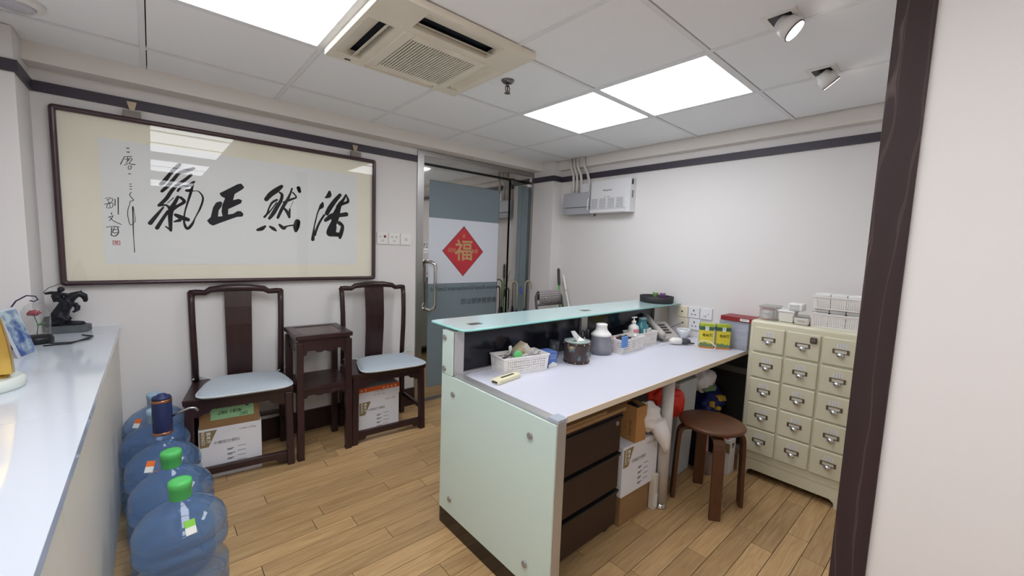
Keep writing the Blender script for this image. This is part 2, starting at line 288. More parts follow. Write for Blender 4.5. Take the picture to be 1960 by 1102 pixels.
# ceiling: board coloured dark as shade for the gaps, tiles and T-bars
ceiling = struct(G().box(XL-.1, XB+.1, YB-.1, YA+.2, ZC+.03, ZC+.08).obj('ceiling', gap_shade_m), 'white tiled drop ceiling')
GX = [-.415, 0, .605, 1.21, 1.815, 2.42, 3.03]
GY = [2.962, 2.655, 2.051, 1.447, .842, .2375]
while GY[-1] > YB: GY.append(max(GY[-1]-.6045, YB))
GX2 = [XL]+GX
LIGHTS = {(1, 2), (4, 2), (4, 3), (1, 3), (1, 4), (1, 6), (1, 7), (1, 10), (1, 11)}
for i in range(len(GX)-1):
    for j in range(len(GY)-1):
        if (i, j) in LIGHTS or (i, j) == (2, 2): continue
        a = GX[i]+.0145 if i else XL; b = GX[i+1]-.0108; c = GY[j+1]+.0108; d = GY[j]-.0145
        if d-c < .02: continue
        if j == 0: d = 2.962
        G().box(a, b, c, d, ZC+.003, ZC+.016).obj('ceiling_tile', tile_m, ceiling)
for x in GX[1:-1]:
    G().box(x-.0105, x+.0105, YB, 2.962, ZC-.001, ZC+.012).obj('ceiling_bar', bar_m, ceiling)
for y in GY[1:-1]:
    for i in range(len(GX)-1):
        G().box((GX[i]+.0105) if i else XL, GX[i+1]-.0105 if i < len(GX)-2 else GX[i+1], y-.0105, y+.0105, ZC-.001, ZC+.012).obj('ceiling_bar', bar_m, ceiling)

# walls
DX0, DX1, DZ = 1.65, 2.969, 2.139
w = G(); w.box(XL-.1, DX0, YA, YA+.12, 0, ZC+.06); w.box(DX0, XB+.1, YA, YA+.12, DZ, ZC+.06)
struct(w.obj('wall_back', wall_m), 'white wall behind the calligraphy and chairs')
struct(G().box(XB, XB+.12, YB-.1, YA+.12, 0, ZC+.06).obj('wall_right', wall_m), 'white wall behind the drawer cabinet')
struct(G().box(XL-.12, XL, YB-.1, YA+.12, 0, ZC+.06).obj('wall_left', wall_m), 'white wall behind the long counter')
struct(G().box(XL-.12, XB+.12, YB-.2, YB, 0, ZC+.06).obj('wall_front', wall_m), 'white wall at the far end behind the camera')
struct(G().box(XL, -.418, 2.804, YA, 0, ZC).obj('wall_pillar', wall_m), 'white corner pillar behind the counter')
struct(G().box(2.969, XB, 2.803, YA+.1, 0, ZC).obj('wall_pilaster', wall_m), 'white pilaster beside the glass door')
PX = 1.45
struct(G().box(PX+.012, PX+.11, YB, .19, 0, ZC).obj('wall_partition', wall_m), 'white partition wall beside the dark wooden jamb')
struct(G().box(PX+.11, XB, -.35, -.25, 0, ZC).obj('wall_alcove', wall_m), 'white wall closing the alcove behind the partition')
def jamb_mat():
    m = bpy.data.materials.new('dark_jamb_wood'); m.use_nodes = True; nt = m.node_tree; N = nt.nodes; b = N['Principled BSDF']; L = nt.links.new
    g = N.new('ShaderNodeNewGeometry'); mp = N.new('ShaderNodeMapping'); mp.inputs['Scale'].default_value = (5, 5, .7); L(g.outputs['Position'], mp.inputs[0])
    w_ = N.new('ShaderNodeTexWave'); w_.bands_direction = 'Y'; w_.inputs['Scale'].default_value = 1.1; w_.inputs['Distortion'].default_value = 9; w_.inputs['Detail'].default_value = 3; w_.inputs['Detail Scale'].default_value = 1.3
    L(mp.outputs[0], w_.inputs['Vector'])
    cr = N.new('ShaderNodeValToRGB'); e = cr.color_ramp.elements; e[0].position = 0; e[0].color = lin((54, 40, 42)); e[1].position = 1; e[1].color = lin((58, 44, 45))
    q = e.new(.988); q.color = lin((56, 42, 43)); q = e.new(.996); q.color = lin((92, 78, 76)); L(w_.outputs['Fac'], cr.inputs[0]); L(cr.outputs[0], b.inputs['Base Color'])
    b.inputs['Roughness'].default_value = .55; b.inputs['Specular IOR Level'].default_value = .3; return m
struct(G().box(PX, PX+.118, .1233, .2001, 0, ZC).obj('trim_1', jamb_mat(), bev=.002), 'dark wood grained door jamb')

# cornices and dark picture rail
CB = 2.142
struct(G().box(-.418, 2.969, 2.962, YA, CB, ZC+.02).obj('trim_2', cornice_m), 'cream cornice box above the calligraphy')
struct(G().box(3.03, XB, YB, 2.803, CB, ZC+.02).obj('trim_3', cornice_m), 'cream cornice box along the right wall')
TZ0, TZ1, TD = 2.036, 2.086, .012
struct(G().box(-.418, DX0, YA-TD, YA, TZ0, TZ1).obj('trim_4', trim_m), 'dark picture rail above the calligraphy')
t = G(); t.box(-.418, -.418+TD, 2.804-TD, YA-TD, TZ0, TZ1); t.box(XL, -.418, 2.804-TD, 2.804, TZ0, TZ1)
struct(t.obj('trim_5', trim_m), 'dark rail wrapped round the corner pillar')
struct(G().box(XB-TD, XB, -.25, 2.803, TZ0, TZ1).obj('trim_6', trim_m), 'dark picture rail along the right wall')
t = G(); t.box(2.969-TD, 2.969, 2.803-TD, YA, TZ0, TZ1); t.box(2.969, XB-TD, 2.803-TD, 2.803, TZ0, TZ1)
struct(t.obj('trim_7', trim_m), 'dark rail wrapped round the pilaster')
struct(G().box(-.146, DX0-.005, YA-.014, YA, 0, .15).obj('baseboard_back', dark_m), 'dark wood skirting behind the chairs')
struct(G().box(XB-.014, XB, 1.66, 2.803, 0, .15).obj('baseboard_right', dark_m), 'dark wood skirting on the right wall')

# ---------------------------------------------------------------- glass entrance door
frost_m = mat('frosted_teal_film', (120, 133, 139), .3, spec=.35, var=(2.2, .05))
frostw_m = mat('white_film', (212, 216, 224), .35, spec=.4)
letter_m = mat('dark_film_letters', (52, 66, 72), .5)
door = struct(thing('door_1', 'steel framed glass entrance door with frosted film', 'door', (2.3, YA, 0))); del door['category']
D = (2.3, YA, 0)
def dp(name, m, *b, bev=0, parent=None): return G(D).box(*b).obj(name, m, parent or door, bev)
dp('frame_jamb', brush_m, DX0, 1.708, YA-.012, YA+.08, 0, DZ)
dp('frame_jamb', steel_m, 2.668, 2.764, YA+.0, YA+.08, 0, 2.03)
dp('frame_jamb', brush_m, 2.938, 2.969, YA-.012, YA+.08, 0, DZ)
dp('frame_header', brush_m, 1.708, 2.938, YA-.012, YA+.08, 2.1, DZ)
dp('transom', steel_m, 1.708, 2.938, YA+.004, YA+.08, 2.045, 2.1)
dp('gap_strip', black_m, 1.708, 2.938, YA+.03, YA+.08, 2.025, 2.045)
dp('gap_strip', black_m, 2.65, 2.668, YA+.03, YA+.08, .02, 2.03)
leaf = dp('leaf_stile', steel_m, 1.712, 1.77, YA+.006, YA+.05, .022, 2.024)
dp('leaf_stile', steel_m, 2.537, 2.648, YA+.006, YA+.05, .022, 2.024)
dp('leaf_rail', steel_m, 1.77, 2.537, YA+.006, YA+.05, 1.914, 2.024)
dp('leaf_rail', steel_m, 1.77, 2.537, YA+.006, YA+.05, .022, .118)
dp('pane', frost_m, 1.77, 2.537, YA+.016, YA+.03, .118, 1.914)
dp('side_pane', frost_m, 2.764, 2.938, YA+.03, YA+.04, .02, 1.998)
dp('side_pane_edge', brush_m, 2.85, 2.858, YA+.024, YA+.03, .02, 1.998)
dp('side_rail', steel_m, 2.764, 2.938, YA+.02, YA+.06, 1.998, 2.025)
dp('threshold', brush_m, 1.708, 2.938, YA-.02, YA+.09, 0, .012)
dp('white_band', frostw_m, 1.77, 2.537, YA+.0145, YA+.016, 1.034, 1.602)
dp('push_sign', white_m, 1.722, 1.766, YA+.0045, YA+.006, 1.30, 1.39)
text('拉', .05, ink_m, door, (1.744-2.3, .004, 1.36), bold=.01); text('PULL', .018, ink_m, door, (1.744-2.3, .004, 1.316))
text('Fortune Royal Development Limited', .052, letter_m, door, (2.187-2.3, .0135, .985), mirror=True)
text('鴻泰發展有限公司', .06, letter_m, door, (2.36-2.3, .0135, .855), mirror=True)
h = G(D); R = .0145; hx = 1.782
hp = [(hx-.03, YA+.006, 1.225), (hx-.03, YA-.03, 1.228), (hx-.022, YA-.07, 1.225), (hx, YA-.086, 1.205), (hx+.006, YA-.088, 1.17), (hx+.006, YA-.088, .87), (hx, YA-.086, .835), (hx-.022, YA-.07, .815), (hx-.03, YA-.03, .812), (hx-.03, YA+.006, .815)]
h.tube(hp, R, 12).obj('pull_handle', steel_m, door)
g = G((2.136, YA, 1.322)); cx, cz, hw, hh = 2.136, 1.322, .225, .228
g.prism([(cx, cz+hh), (cx-hw, cz), (cx, cz-hh), (cx+hw, cz)], 'y', YA+.012, YA+.0142)
st = thing('fortune_sticker', 'red diamond paper sticker with gold character on white band of glass door', 'sticker', (cx, YA+.0142, cz))
G((cx, YA+.0142, cz)).prism([(cx, cz+hh), (cx-hw, cz), (cx, cz-hh), (cx+hw, cz)], 'y', YA+.0132, YA+.0142).obj('border', mat('sticker_border', (110, 52, 56), .6), st)
hw -= .008; hh -= .008
G((cx, YA+.0142, cz)).prism([(cx, cz+hh), (cx-hw, cz), (cx, cz-hh), (cx+hw, cz)], 'y', YA+.0124, YA+.0132).obj('red_face', mat('sticker_red', (190, 52, 60), .6, var=(9, .1)), st)
gold_m = mat('sticker_gold', (188, 154, 106), .55)
text('福', .2, gold_m, st, (.005, -.0022, -.005), name='gold_character', bold=.016)
text('喜', .036, gold_m, st, (0, -.0022, .135), name='gold_ornament')
text('招財', .042, gold_m, st, (-.125, -.0022, .005), name='gold_ornament')
text('進寶', .042, gold_m, st, (.122, -.0022, .0), name='gold_ornament')
# ---------------------------------------------------------------- ceiling lights
glow_m = mat('light_diffuser', (247, 249, 255), .5, emit=PANEL_STRENGTH)
LLAB = {(1, 2): 'glowing square ceiling panel beside the air conditioner', (4, 2): 'glowing square ceiling panel on the glass door side of its twin',
        (4, 3): 'glowing square ceiling panel over the reception desk worktop'}
for i, j in sorted(LIGHTS):
    x0, x1, y0, y1 = GX[i]+.0105, GX[i+1]-.0105, GY[j+1]+.0105, GY[j]-.0105
    c = ((x0+x1)/2, (y0+y1)/2, ZC)
    t = thing('ceiling_light', LLAB.get((i, j), 'glowing square ceiling panel mirrored in the calligraphy glass'), 'ceiling light', c, group='square ceiling light panels')
    f = G(c); d = .012
    f.box(x0, x1, y0, y0+d, ZC-.001, ZC+.02); f.box(x0, x1, y1-d, y1, ZC-.001, ZC+.02); f.box(x0, x0+d, y0+d, y1-d, ZC-.001, ZC+.02); f.box(x1-d, x1, y0+d, y1-d, ZC-.001, ZC+.02)
    f.obj('frame', bar_m, t)
    G(c).box(x0+d, x1-d, y0+d, y1-d, ZC+.003, ZC+.012).obj('diffuser', glow_m, t)

# ---------------------------------------------------------------- air conditioner cassette
acm = mat('aged_ac_plastic', (232, 225, 208), .42, var=(5, .05)); acd = mat('ac_duct', (30, 36, 50), .7); acg = mat('ac_grille_dark', (40, 37, 37), .8)
ax0, ax1, ay0, ay1 = .612, 1.302, 1.375, 2.02; zl = ZC-.03; ac_c = ((ax0+ax1)/2, (ay0+ay1)/2, zl)
ac = thing('air_conditioner', 'cream ceiling cassette air conditioner with slatted square grille', 'air conditioner', ac_c)
cx0, cx1, cy0, cy1 = .775, 1.182, 1.568, 1.96
p = G(ac_c)
lx0, lx1, ny0, ny1 = .69, .742, 1.463, 1.525; fx0, fx1, fy0, fy1 = 1.2, 1.25, 1.972, 2.002   # four outlets
# panel built as strips round the outlets
ry0, ry1, rx0, rx1 = 1.575, 1.945, .784, 1.145; eo = .02
def pan(*q): p.box(*q, zl, ZC-.002)
for xa, xb, xo in ((ax0, lx0, ax0+eo), (fx1, ax1, ax1-eo)):
    pan(xa, xb, ay0, ry0); pan(xa, xb, ry1, ay1); pan(min(xo, xa if xa == ax0 else xo), max(xo, xb if xb == ax1 else xo), ry0, ry1)
for ya, yb, yo in ((ay0, ny0, ay0+eo), (fy1, ay1, None)):
    if yo is None: pan(lx0, fx1, ya, yb)
    else: pan(lx0, rx0, ya, yb); pan(rx1, fx1, ya, yb); pan(rx0, rx1, ya, yo)
pan(lx1, fx0, ny1, cy0); pan(lx1, fx0, cy1, fy0); pan(lx1, cx0, cy0, cy1); pan(cx1, fx0, cy0, cy1)
pan(lx0, lx1, ny0, ry0); pan(lx0, lx1, ry1, fy1); pan(fx0, fx1, ny0, ry0); pan(fx0, fx1, ry1, fy1)
pan(lx1, rx0, ny0, ny1); pan(rx1, fx0, ny0, ny1); pan(lx1, rx0, fy0, fy1); pan(rx1, fx0, fy0, fy1)
p.obj('panel', acm, ac)
zr = zl+.02   # sloping throat that rises from the rim of the panel into each outlet
def throat(q): G(ac_c).hexa([(x, y, z) for x, y, z in q], [(x, y, z+.006) for x, y, z in q]).obj('outlet_throat', acm, ac)
throat([(ax0+eo, ry0, zl), (lx0, ry0, zr), (lx0, ry1, zr), (ax0+eo, ry1, zl)]); throat([(fx1, ry0, zr), (ax1-eo, ry0, zl), (ax1-eo, ry1, zl), (fx1, ry1, zr)])
throat([(rx0, ay0+eo, zl), (rx1, ay0+eo, zl), (rx1, ny0, zr), (rx0, ny0, zr)])
dk = G(ac_c); dk.box(ax0+.005, ax1-.005, ay0+.005, ay1-.005, ZC+.014, ZC+.024); dk.obj('duct', acd, ac)
def vane(a, b, th=.004):
    g = G(ac_c); a = Vector(a); b = Vector(b); d = (b-a).normalized(); n = Vector((-d.y, d.x, 0))
    g.hexa([a-n*.012+Vector((0,0,.012)), b-n*.012+Vector((0,0,.012)), b+n*.012+Vector((0,0,-.004)), a+n*.012+Vector((0,0,-.004))],
           [a-n*.012+Vector((0,0,.016)), b-n*.012+Vector((0,0,.016)), b+n*.012, a+n*.012]); g.obj('vane', acm, ac)
vane((.716, 1.58, zl+.002), (.716, 1.94, zl+.002)); vane((1.14, 1.494, zl+.002), (.789, 1.494, zl+.002)); vane((1.225, 1.94, zl+.006), (1.225, 1.58, zl+.006)); vane((.789, 1.987, zl+.006), (1.14, 1.987, zl+.006))
sx0, sx1, sy0, sy1 = .82, 1.15, 1.607, 1.925
f = G(ac_c); zz = zl-.006
f.box(cx0, sx0, cy0, cy1, zz, zl+.006); f.box(sx1, cx1, cy0, cy1, zz, zl+.006); f.box(sx0, sx1, cy0, sy0, zz, zl+.006); f.box(sx0, sx1, sy1, cy1, zz, zl+.006)
f.obj('grille_frame', acm, ac, bev=.004)
G(ac_c).box(sx0, sx1, sy0, sy1, zl+.022, zl+.026).obj('grille_back', acg, ac)
first = None; NS = 25
for k in range(NS):
    x = sx0+(k+.5)*(sx1-sx0)/NS
    if first is None:
        first = G((x, (sy0+sy1)/2, zl)).box(x-.0034, x+.0034, sy0, sy1, zz, zz+.004).obj('slat', acm, ac); o = first
    else: o = first.copy(); COL.objects.link(o)
    o.location = (x-ac_c[0], (sy0+sy1)/2-ac_c[1], 0)
G(ac_c).box(.69, .716, 1.985, 1.998, zl-.002, zl).obj('sensor', black_m, ac, bev=.002)

# ---------------------------------------------------------------- sprinkler, spots, downlight
chrome_m = mat('dull_chrome', (120, 118, 118), .3, metal=1)
sp = (1.418, 1.698, ZC); t = thing('sprinkler', 'small dull metal fire sprinkler hanging from a ceiling tile', 'sprinkler', sp)
G(sp).lathe([(.034, ZC+.004), (.034, ZC), (.026, ZC-.01), (.012, ZC-.014)], (sp[0], sp[1], 0), 24).obj('escutcheon', chrome_m, t)
g = G(sp); g.cyl((sp[0], sp[1], ZC-.012), (sp[0], sp[1], ZC-.026), .008)
for s_ in (-1, 1): g.tube([(sp[0]+s_*.006, sp[1], ZC-.022), (sp[0]+s_*.014, sp[1], ZC-.034), (sp[0]+s_*.012, sp[1], ZC-.05), (sp[0]+s_*.003, sp[1], ZC-.058)], .003)
g.obj('frame', chrome_m, t)
G(sp).cyl((sp[0], sp[1], ZC-.026), (sp[0], sp[1], ZC-.055), .003).obj('bulb', mat('red_bulb', (120, 30, 26), .2), t)
G(sp).lathe([(.016, ZC-.062), (.016, ZC-.06), (.004, ZC-.057)], (sp[0], sp[1], 0), 16).obj('deflector', chrome_m, t)
spot_glow = mat('spot_lens', (255, 246, 232), .4, emit=9)
def spot(x, y, aim, label, bright):
    c = (x, y, ZC); t = thing('spotlight', label, 'spotlight', c, group='swivelling ceiling spotlights')
    f = G(c); a, b = .055, .037
    f.box(x-a, x+a, y-a, y-b, ZC-.003, ZC+.01); f.box(x-a, x+a, y+b, y+a, ZC-.003, ZC+.01); f.box(x-a, x-b, y-b, y+b, ZC-.003, ZC+.01); f.box(x+b, x+a, y-b, y+b, ZC-.003, ZC+.01)
    f.obj('bezel', white_m, t)
    G(c).box(x-b, x+b, y-b, y+b, ZC-.001, ZC+.002).obj('housing', black_m, t)
    d = Vector(aim).normalized(); p0 = Vector((x, y, ZC-.012))-d*.006; p1 = p0+d*.066
    G(c).tube([p0, p0+d*.02, p0+d*.024, p1], [.026, .03, .036, .037], 24).obj('lamp_body', white_m, t)
    G(c).tube([p1-d*.004, p1+d*.001], .0378, 24).obj('rim', mat('spot_rim', (70, 66, 64), .4), t)
    G(c).tube([p1, p1+d*.0025], .034, 24).obj('lens', spot_glow, t)
    l = bpy.data.lights.new('spot_beam', 'SPOT'); l.energy = bright; l.spot_size = math.radians(75); l.spot_blend = .7; l.shadow_soft_size = .03; l.color = (1, .97, .92)
    lo = bpy.data.objects.new('spot_beam', l); COL.objects.link(lo); lo.parent = t; lo.location = p1+d*.006-Vector(c); lo.rotation_euler = d.to_track_quat('-Z', 'Y').to_euler()
spot(1.745, .552, (.106, -.56, -.57), 'white ceiling spotlight tilted to show its bright round lens', 5)
spot(2.35, .555, (.34, -.44, -.6), 'white ceiling spotlight nearer the right wall, lens turned edge on', 5)
dl = (-.365, 2.5, ZC); t = thing('downlight', 'unlit round glass downlight in the ceiling corner above the counter', 'downlight', dl)
G(dl).lathe([(.088, ZC+.004), (.088, ZC-.006), (.07, ZC-.02), (.066, ZC-.02), (.06, ZC-.01)], (dl[0], dl[1], 0), 32).obj('rim', white_m, t)
G(dl).lathe([(.064, ZC-.012), (.055, ZC-.024), (.03, ZC-.03), (.004, ZC-.032)], (dl[0], dl[1], 0), 24).obj('lens', mat('downlight_glass', (196, 194, 204), .12, coat=.5, bump=(160, .6)), t)

# ---------------------------------------------------------------- framed calligraphy
PXC, PZC, PW, PH = .4655, 1.537, 1.645, .896
PC = (PXC, YA-.042, PZC)
pic = thing('framed_calligraphy', 'long dark framed brush calligraphy hanging behind glass on the back wall', 'picture', PC)
pic.rotation_euler = (math.radians(.2), 0, 0)
mount_m = mat('silk_mount', (247, 240, 220), .8, spec=.1, var=(3, .03)); paper_m = mat('xuan_paper', (240, 239, 237), .85, spec=.1)
def rr(hw, hh, r, n=5):
    P = []
    for cx_, cz_, a0 in ((hw-r, hh-r, 0), (-hw+r, hh-r, 90), (-hw+r, -hh+r, 180), (hw-r, -hh+r, 270)):
        for k in range(n+1):
            a = math.radians(a0+90*k/n); P.append((cx_+r*math.cos(a), cz_+r*math.sin(a)))
    return P
O = rr(PW/2, PH/2, .018); I = rr(PW/2-.024, PH/2-.024, .006); n_ = len(O); fr = G()
rings = [[(a, .038, b) for a, b in O], [(a, .004, b) for a, b in O]]
mid = [((o[0]*.65+i[0]*.35), (o[1]*.65+i[1]*.35)) for o, i in zip(O, I)]; mid2 = [((o[0]*.3+i[0]*.7), (o[1]*.3+i[1]*.7)) for o, i in zip(O, I)]
rings += [[(a, -.004, b) for a, b in mid], [(a, -.004, b) for a, b in mid2], [(a, .004, b) for a, b in I], [(a, .038, b) for a, b in I]]
fr.ring(rings, cap=False, closed=True); fr.obj('frame', mat('picture_frame_wood', (66, 44, 50), .3, coat=.3), pic)
G().box(-PW/2+.018, PW/2-.018, .022, .036, -PH/2+.018, PH/2-.018).obj('mount', mount_m, pic)
G().box(-.19-PXC, 1.147-PXC, .0205, .0222, 1.199-PZC, 1.858-PZC).obj('paper', paper_m, pic)
g = G(); SH = (.47-PXC, 1.54-PZC)
def strokes(name, L, y, n=10, poly=None):
    g = G()
    for s_ in L: ribbon(g, [(a+SH[0], b+SH[1], c) for a, b, c in s_], y, n)
    if poly:
        pp = [(a+SH[0], b+SH[1]) for a, b in poly]; tr = tessellate_polygon([[Vector((a, b, 0)) for a, b in pp]]); g.add([(a, y, b) for a, b in pp], [tuple(t_) for t_ in tr])
    g.obj(name, ink_m, pic)
for L, poly in ((CAL_BIG[:15], None), ([], CAL_POLY), (CAL_BIG[15:29], None), (CAL_BIG[29:], None)): strokes('brush_character', L, .0198, 10, poly)
for a, b in ((0, 2), (2, 10), (10, 11), (11, 14), (14, 15), (15, 22), (22, 26), (26, 31)): strokes('small_character', CAL_SMALL[a:b], .0197, 6)
x0, x1, z0, z1 = CAL_SEAL[0][0]+SH[0], CAL_SEAL[1][0]+SH[0], CAL_SEAL[2][1]+SH[1], CAL_SEAL[0][1]+SH[1]
g = G(); seal_m = mat('seal_red', (206, 150, 148), .8)
g.box(x0, x1, .0195, .0198, z1-.004, z1); g.box(x0, x1, .0195, .0198, z0, z0+.004); g.box(x0, x0+.004, .0195, .0198, z0, z1); g.box(x1-.004, x1, .0195, .0198, z0, z1)
for k in range(4):
    zz = z0+.009+k*(z1-z0-.014)/3; g.box(x0+.008, x1-.008, .0195, .0198, zz-.002, zz+.002)
g.box((x0+x1)/2-.002, (x0+x1)/2+.002, .0194, .0198, z0+.006, z1-.006); g.obj('red_seal', seal_m, pic)
G().box(-PW/2+.02, PW/2-.02, .006, .009, -PH/2+.02, PH/2-.02).obj('glass', clear_mat('picture_glass', (252, 253, 253), ior=1.38, rough=.0), pic)
for k, xx in enumerate((-.055, 1.14)):
    c = (xx, YA-.02, 2.0)
    t = thing('picture_hook', ('metal picture hanger above the inscription end of the calligraphy', 'metal picture hanger near the glass door end of the calligraphy')[k], 'hook', c)
    G(c).box(xx-.035, xx+.035, YA-.034, YA-.014, 1.984, 2.022).obj('clip', mat('dull_clip', (132, 126, 120), .5), t)
    G(c).prism([(xx-.02, 2.07), (xx+.02, 2.07), (xx+.008, 2.02), (xx-.008, 2.02)], 'y', YA-.018, YA-.0125).obj('strap', mat('brass_strap', (170, 154, 130), .4, metal=.6), t)

# ---------------------------------------------------------------- wall switches by the door
for k, (x0, lab) in enumerate(((1.311, 'white wall switch plate with a red indicator beside the calligraphy frame'), (1.408, 'middle white wall switch plate of the three with three small keys'), (1.509, 'white wall switch plate with a single key nearest the glass door'))):
    c = (x0+.045, YA, 1.406); t = thing('wall_switch', lab, 'switch', c, group='switch plates by the door')
    G(c).box(x0, x0+.09, YA-.01, YA, 1.36, 1.45).obj('plate', white_m, t, bev=.003)
    km = mat('switch_key', (214, 212, 210), .4)
    if k < 2:
        for q in (-.018, .018):
            red = (k == 0 and q > 0)
            G(c).lathe([(.009, .0), (.009, .004)], (0, 0, 0), 12)
            G(c).box(x0+.045+q-.009, x0+.045+q+.009, YA-.014, YA-.01, 1.412, 1.43).obj('indicator' if red else 'key', mat('red_key', (120, 40, 40), .4) if red else km, t, bev=.002)
        G(c).box(x0+.036, x0+.056, YA-.014, YA-.01, 1.382, 1.398).obj('key', km, t, bev=.002)
    else: G(c).box(x0+.034, x0+.058, YA-.014, YA-.01, 1.395, 1.415).obj('key', km, t, bev=.002)
# ---------------------------------------------------------------- rosewood chairs, tea table
def sq(g, pts, a, b=None):
    """Square bar swept along points: half sizes a (x) and b (y)."""
    b = a if b is None else b
    g.ring([[(x-a, y-b, z), (x+a, y-b, z), (x+a, y+b, z), (x-a, y+b, z)] for x, y, z in pts], sm=False)
    return g
def make_chair(label, loc, rz):
    t = thing('side_chair', label, 'chair', loc, rz, 'dark wooden chairs along the back wall')
    G().hexa([(-.262, -.185, .455), (.262, -.185, .455), (.238, .19, .455), (-.238, .19, .455)], [(-.266, -.19, .49), (.266, -.19, .49), (.24, .195, .49), (-.24, .195, .49)]).obj('seat', dark_m, t, bev=.006)
    for s in (-1, 1):
        sq(G(), [(s*.245, -.172, 0), (s*.236, -.165, .455)], .02).obj('leg', dark_m, t, bev=.005)
        sq(G(), [(s*.235, .18, 0), (s*.226, .165, .455)], .018).obj('leg', dark_m, t, bev=.005)
        G().tube([(s*.226, .165, .49), (s*.226, .158, .6), (s*.228, .15, .72), (s*.23, .15, .85), (s*.232, .162, .97), (s*.233, .178, 1.035)], [.019, .018, .018, .017, .017, .018], 12).obj('back_post', dark_m, t)
        # side apron and side stretcher
        G().box(s*.236-.01, s*.236+.01, -.15, .15, .395, .455).obj('apron', dark_m, t, bev=.003)
        sq(G(), [(s*.241, -.16, .15), (s*.241, .17, .15)], .012)
        G().box(s*.24-.011, s*.24+.011, -.155, .165, .15, .178).obj('stretcher', dark_m, t, bev=.004)
    G().tube([(-.242, .18, 1.03), (-.21, .176, 1.032), (-.165, .17, 1.03), (-.14, .168, 1.047), (-.07, .166, 1.056), (0, .166, 1.058), (.07, .166, 1.056), (.14, .168, 1.047), (.165, .17, 1.03), (.21, .176, 1.032), (.242, .18, 1.03)],
             [.016, .018, .017, .019, .022, .023, .022, .019, .017, .018, .016], 12, up=(0, 1, 0)).obj('crest_rail', dark_m, t)
    sp = []
    for z, y, w in ((.49, .17, .066), (.6, .158, .067), (.72, .145, .068), (.83, .143, .069), (.94, .152, .07), (1.045, .166, .071)):
        sp.append([(-w, y-.006, z), (w, y-.006, z), (w, y+.006, z), (-w, y+.006, z)])
    G().ring(sp, sm=False).obj('splat', dark_m, t, bev=.002)
    A = [(-.22, .455), (-.22, .385), (-.19, .385), (-.175, .398), (-.15, .402), (-.135, .42), (.135, .42), (.15, .402), (.175, .398), (.19, .385), (.22, .385), (.22, .455)]
    G().prism(A, 'y', -.178, -.16).obj('apron', dark_m, t)
    G().box(-.22, .22, .155, .172, .41, .455).obj('apron', dark_m, t)
    G().prism([(-.225, .085), (.225, .085), (.225, .025), (.18, .025), (.165, .045), (-.165, .045), (-.18, .025), (-.225, .025)], 'y', -.183, -.155).obj('stretcher', dark_m, t, bev=.003)
    G().box(-.22, .22, .165, .185, .2, .226).obj('stretcher', dark_m, t, bev=.004)
    return t
make_chair('dark rosewood chair with cartons stacked under it, by the water bottles', (.374, 2.868, 0), math.radians(-7))
make_chair('dark rosewood chair beside the glass door, one carton under it', (1.24, 2.826, 0), math.radians(-3.6))
cush_m = mat('pale_blue_fabric', (180, 192, 202), .9, spec=.1, sheen=.3, bump=(700, .25)); pipe_m = mat('cushion_piping', (206, 214, 216), .9, spec=.1)
def cushion(label, loc, rz):
    t = thing('seat_cushion', label, 'cushion', loc, rz, 'pale blue seat cushions'); n = 40
    def outline(k, s=1.0):
        a = 2*math.pi*k/n; c, q = math.cos(a), math.sin(a); e = .42
        x = math.copysign(abs(c)**e, c)*.215*s; y = math.copysign(abs(q)**e, q)*.185*s
        return x*(1-.16*(y/.185)), y
    rings = []
    for z, s in ((.0, .9), (.004, .975), (.014, 1.), (.024, .975), (.031, .9), (.035, .6), (.036, .2)):
        rings.append([(*outline(k, s), z) for k in range(n)])
    G().ring(rings).obj('pad', cush_m, t)
    G().tube([(*outline(k, 1.0), .014) for k in range(n)], .0055, 6, closed=True).obj('piping', pipe_m, t)
    for s in (-1, 1):
        g = G(); g.tube([(s*.16, .17, .012), (s*.2, .21, .016), (s*.225, .235, .02), (s*.25, .225, .022), (s*.265, .19, .02)], .004, 6)
        g.tube([(s*.225, .235, .02), (s*.262, .25, .045), (s*.28, .262, .05)], .003, 5); g.tube([(s*.225, .235, .02), (s*.252, .24, .0), (s*.262, .225, -.002)], .003, 5)
        g.obj('tie', pipe_m, t)
cushion('pale blue tie-on cushion on the chair by the water bottles', (.395, 2.812, .4905), math.radians(-7))
cushion('pale blue tie-on cushion on the chair beside the glass door', (1.27, 2.772, .4905), math.radians(-5))

tx, ty = .800, 2.815; tb = thing('tea_table', 'tall dark wooden tea table with lower shelf between the two chairs', 'table', (tx, ty, 0), math.radians(-2))
fr = G(); a, b = .168, .178
fr.box(-a, a, -b, -b+.05, .762, .79); fr.box(-a, a, b-.05, b, .762, .79); fr.box(-a, -a+.05, -b+.05, b-.05, .762, .79); fr.box(a-.05, a, -b+.05, b-.05, .762, .79)
fr.obj('top_frame', dark_m, tb, bev=.005)
G().box(-a+.05, a-.05, -b+.05, b-.05, .768, .786).obj('top_panel', mat('rosewood_panel', (74, 50, 46), .25, var=(26, .3, (1, .2, 1))), tb)
G().box(-a+.015, a-.015, -b+.015, b-.015, .745, .762).obj('waist', dark_m, tb)
for sx in (-1, 1):
    for sy in (-1, 1):
        x, y = sx*(a-.024), sy*(b-.024)
        sq(G(), [(x-sx*.002, y-sy*.002, 0), (x+sx*.002, y+sy*.002, .03), (x, y, .07), (x, y, .745)], .02).obj('leg', dark_m, tb, bev=.004)
def apr(z1, dz):
    return [(-1, z1), (-1, z1-dz*1.5), (-.88, z1-dz*1.5), (-.8, z1-dz), (-.5, z1-dz), (-.36, z1-dz*1.25), (-.2, z1-dz*1.3), (0, z1-dz*1.12), (.2, z1-dz*1.3), (.36, z1-dz*1.25), (.5, z1-dz), (.8, z1-dz), (.88, z1-dz*1.5), (1, z1-dz*1.5), (1, z1)]
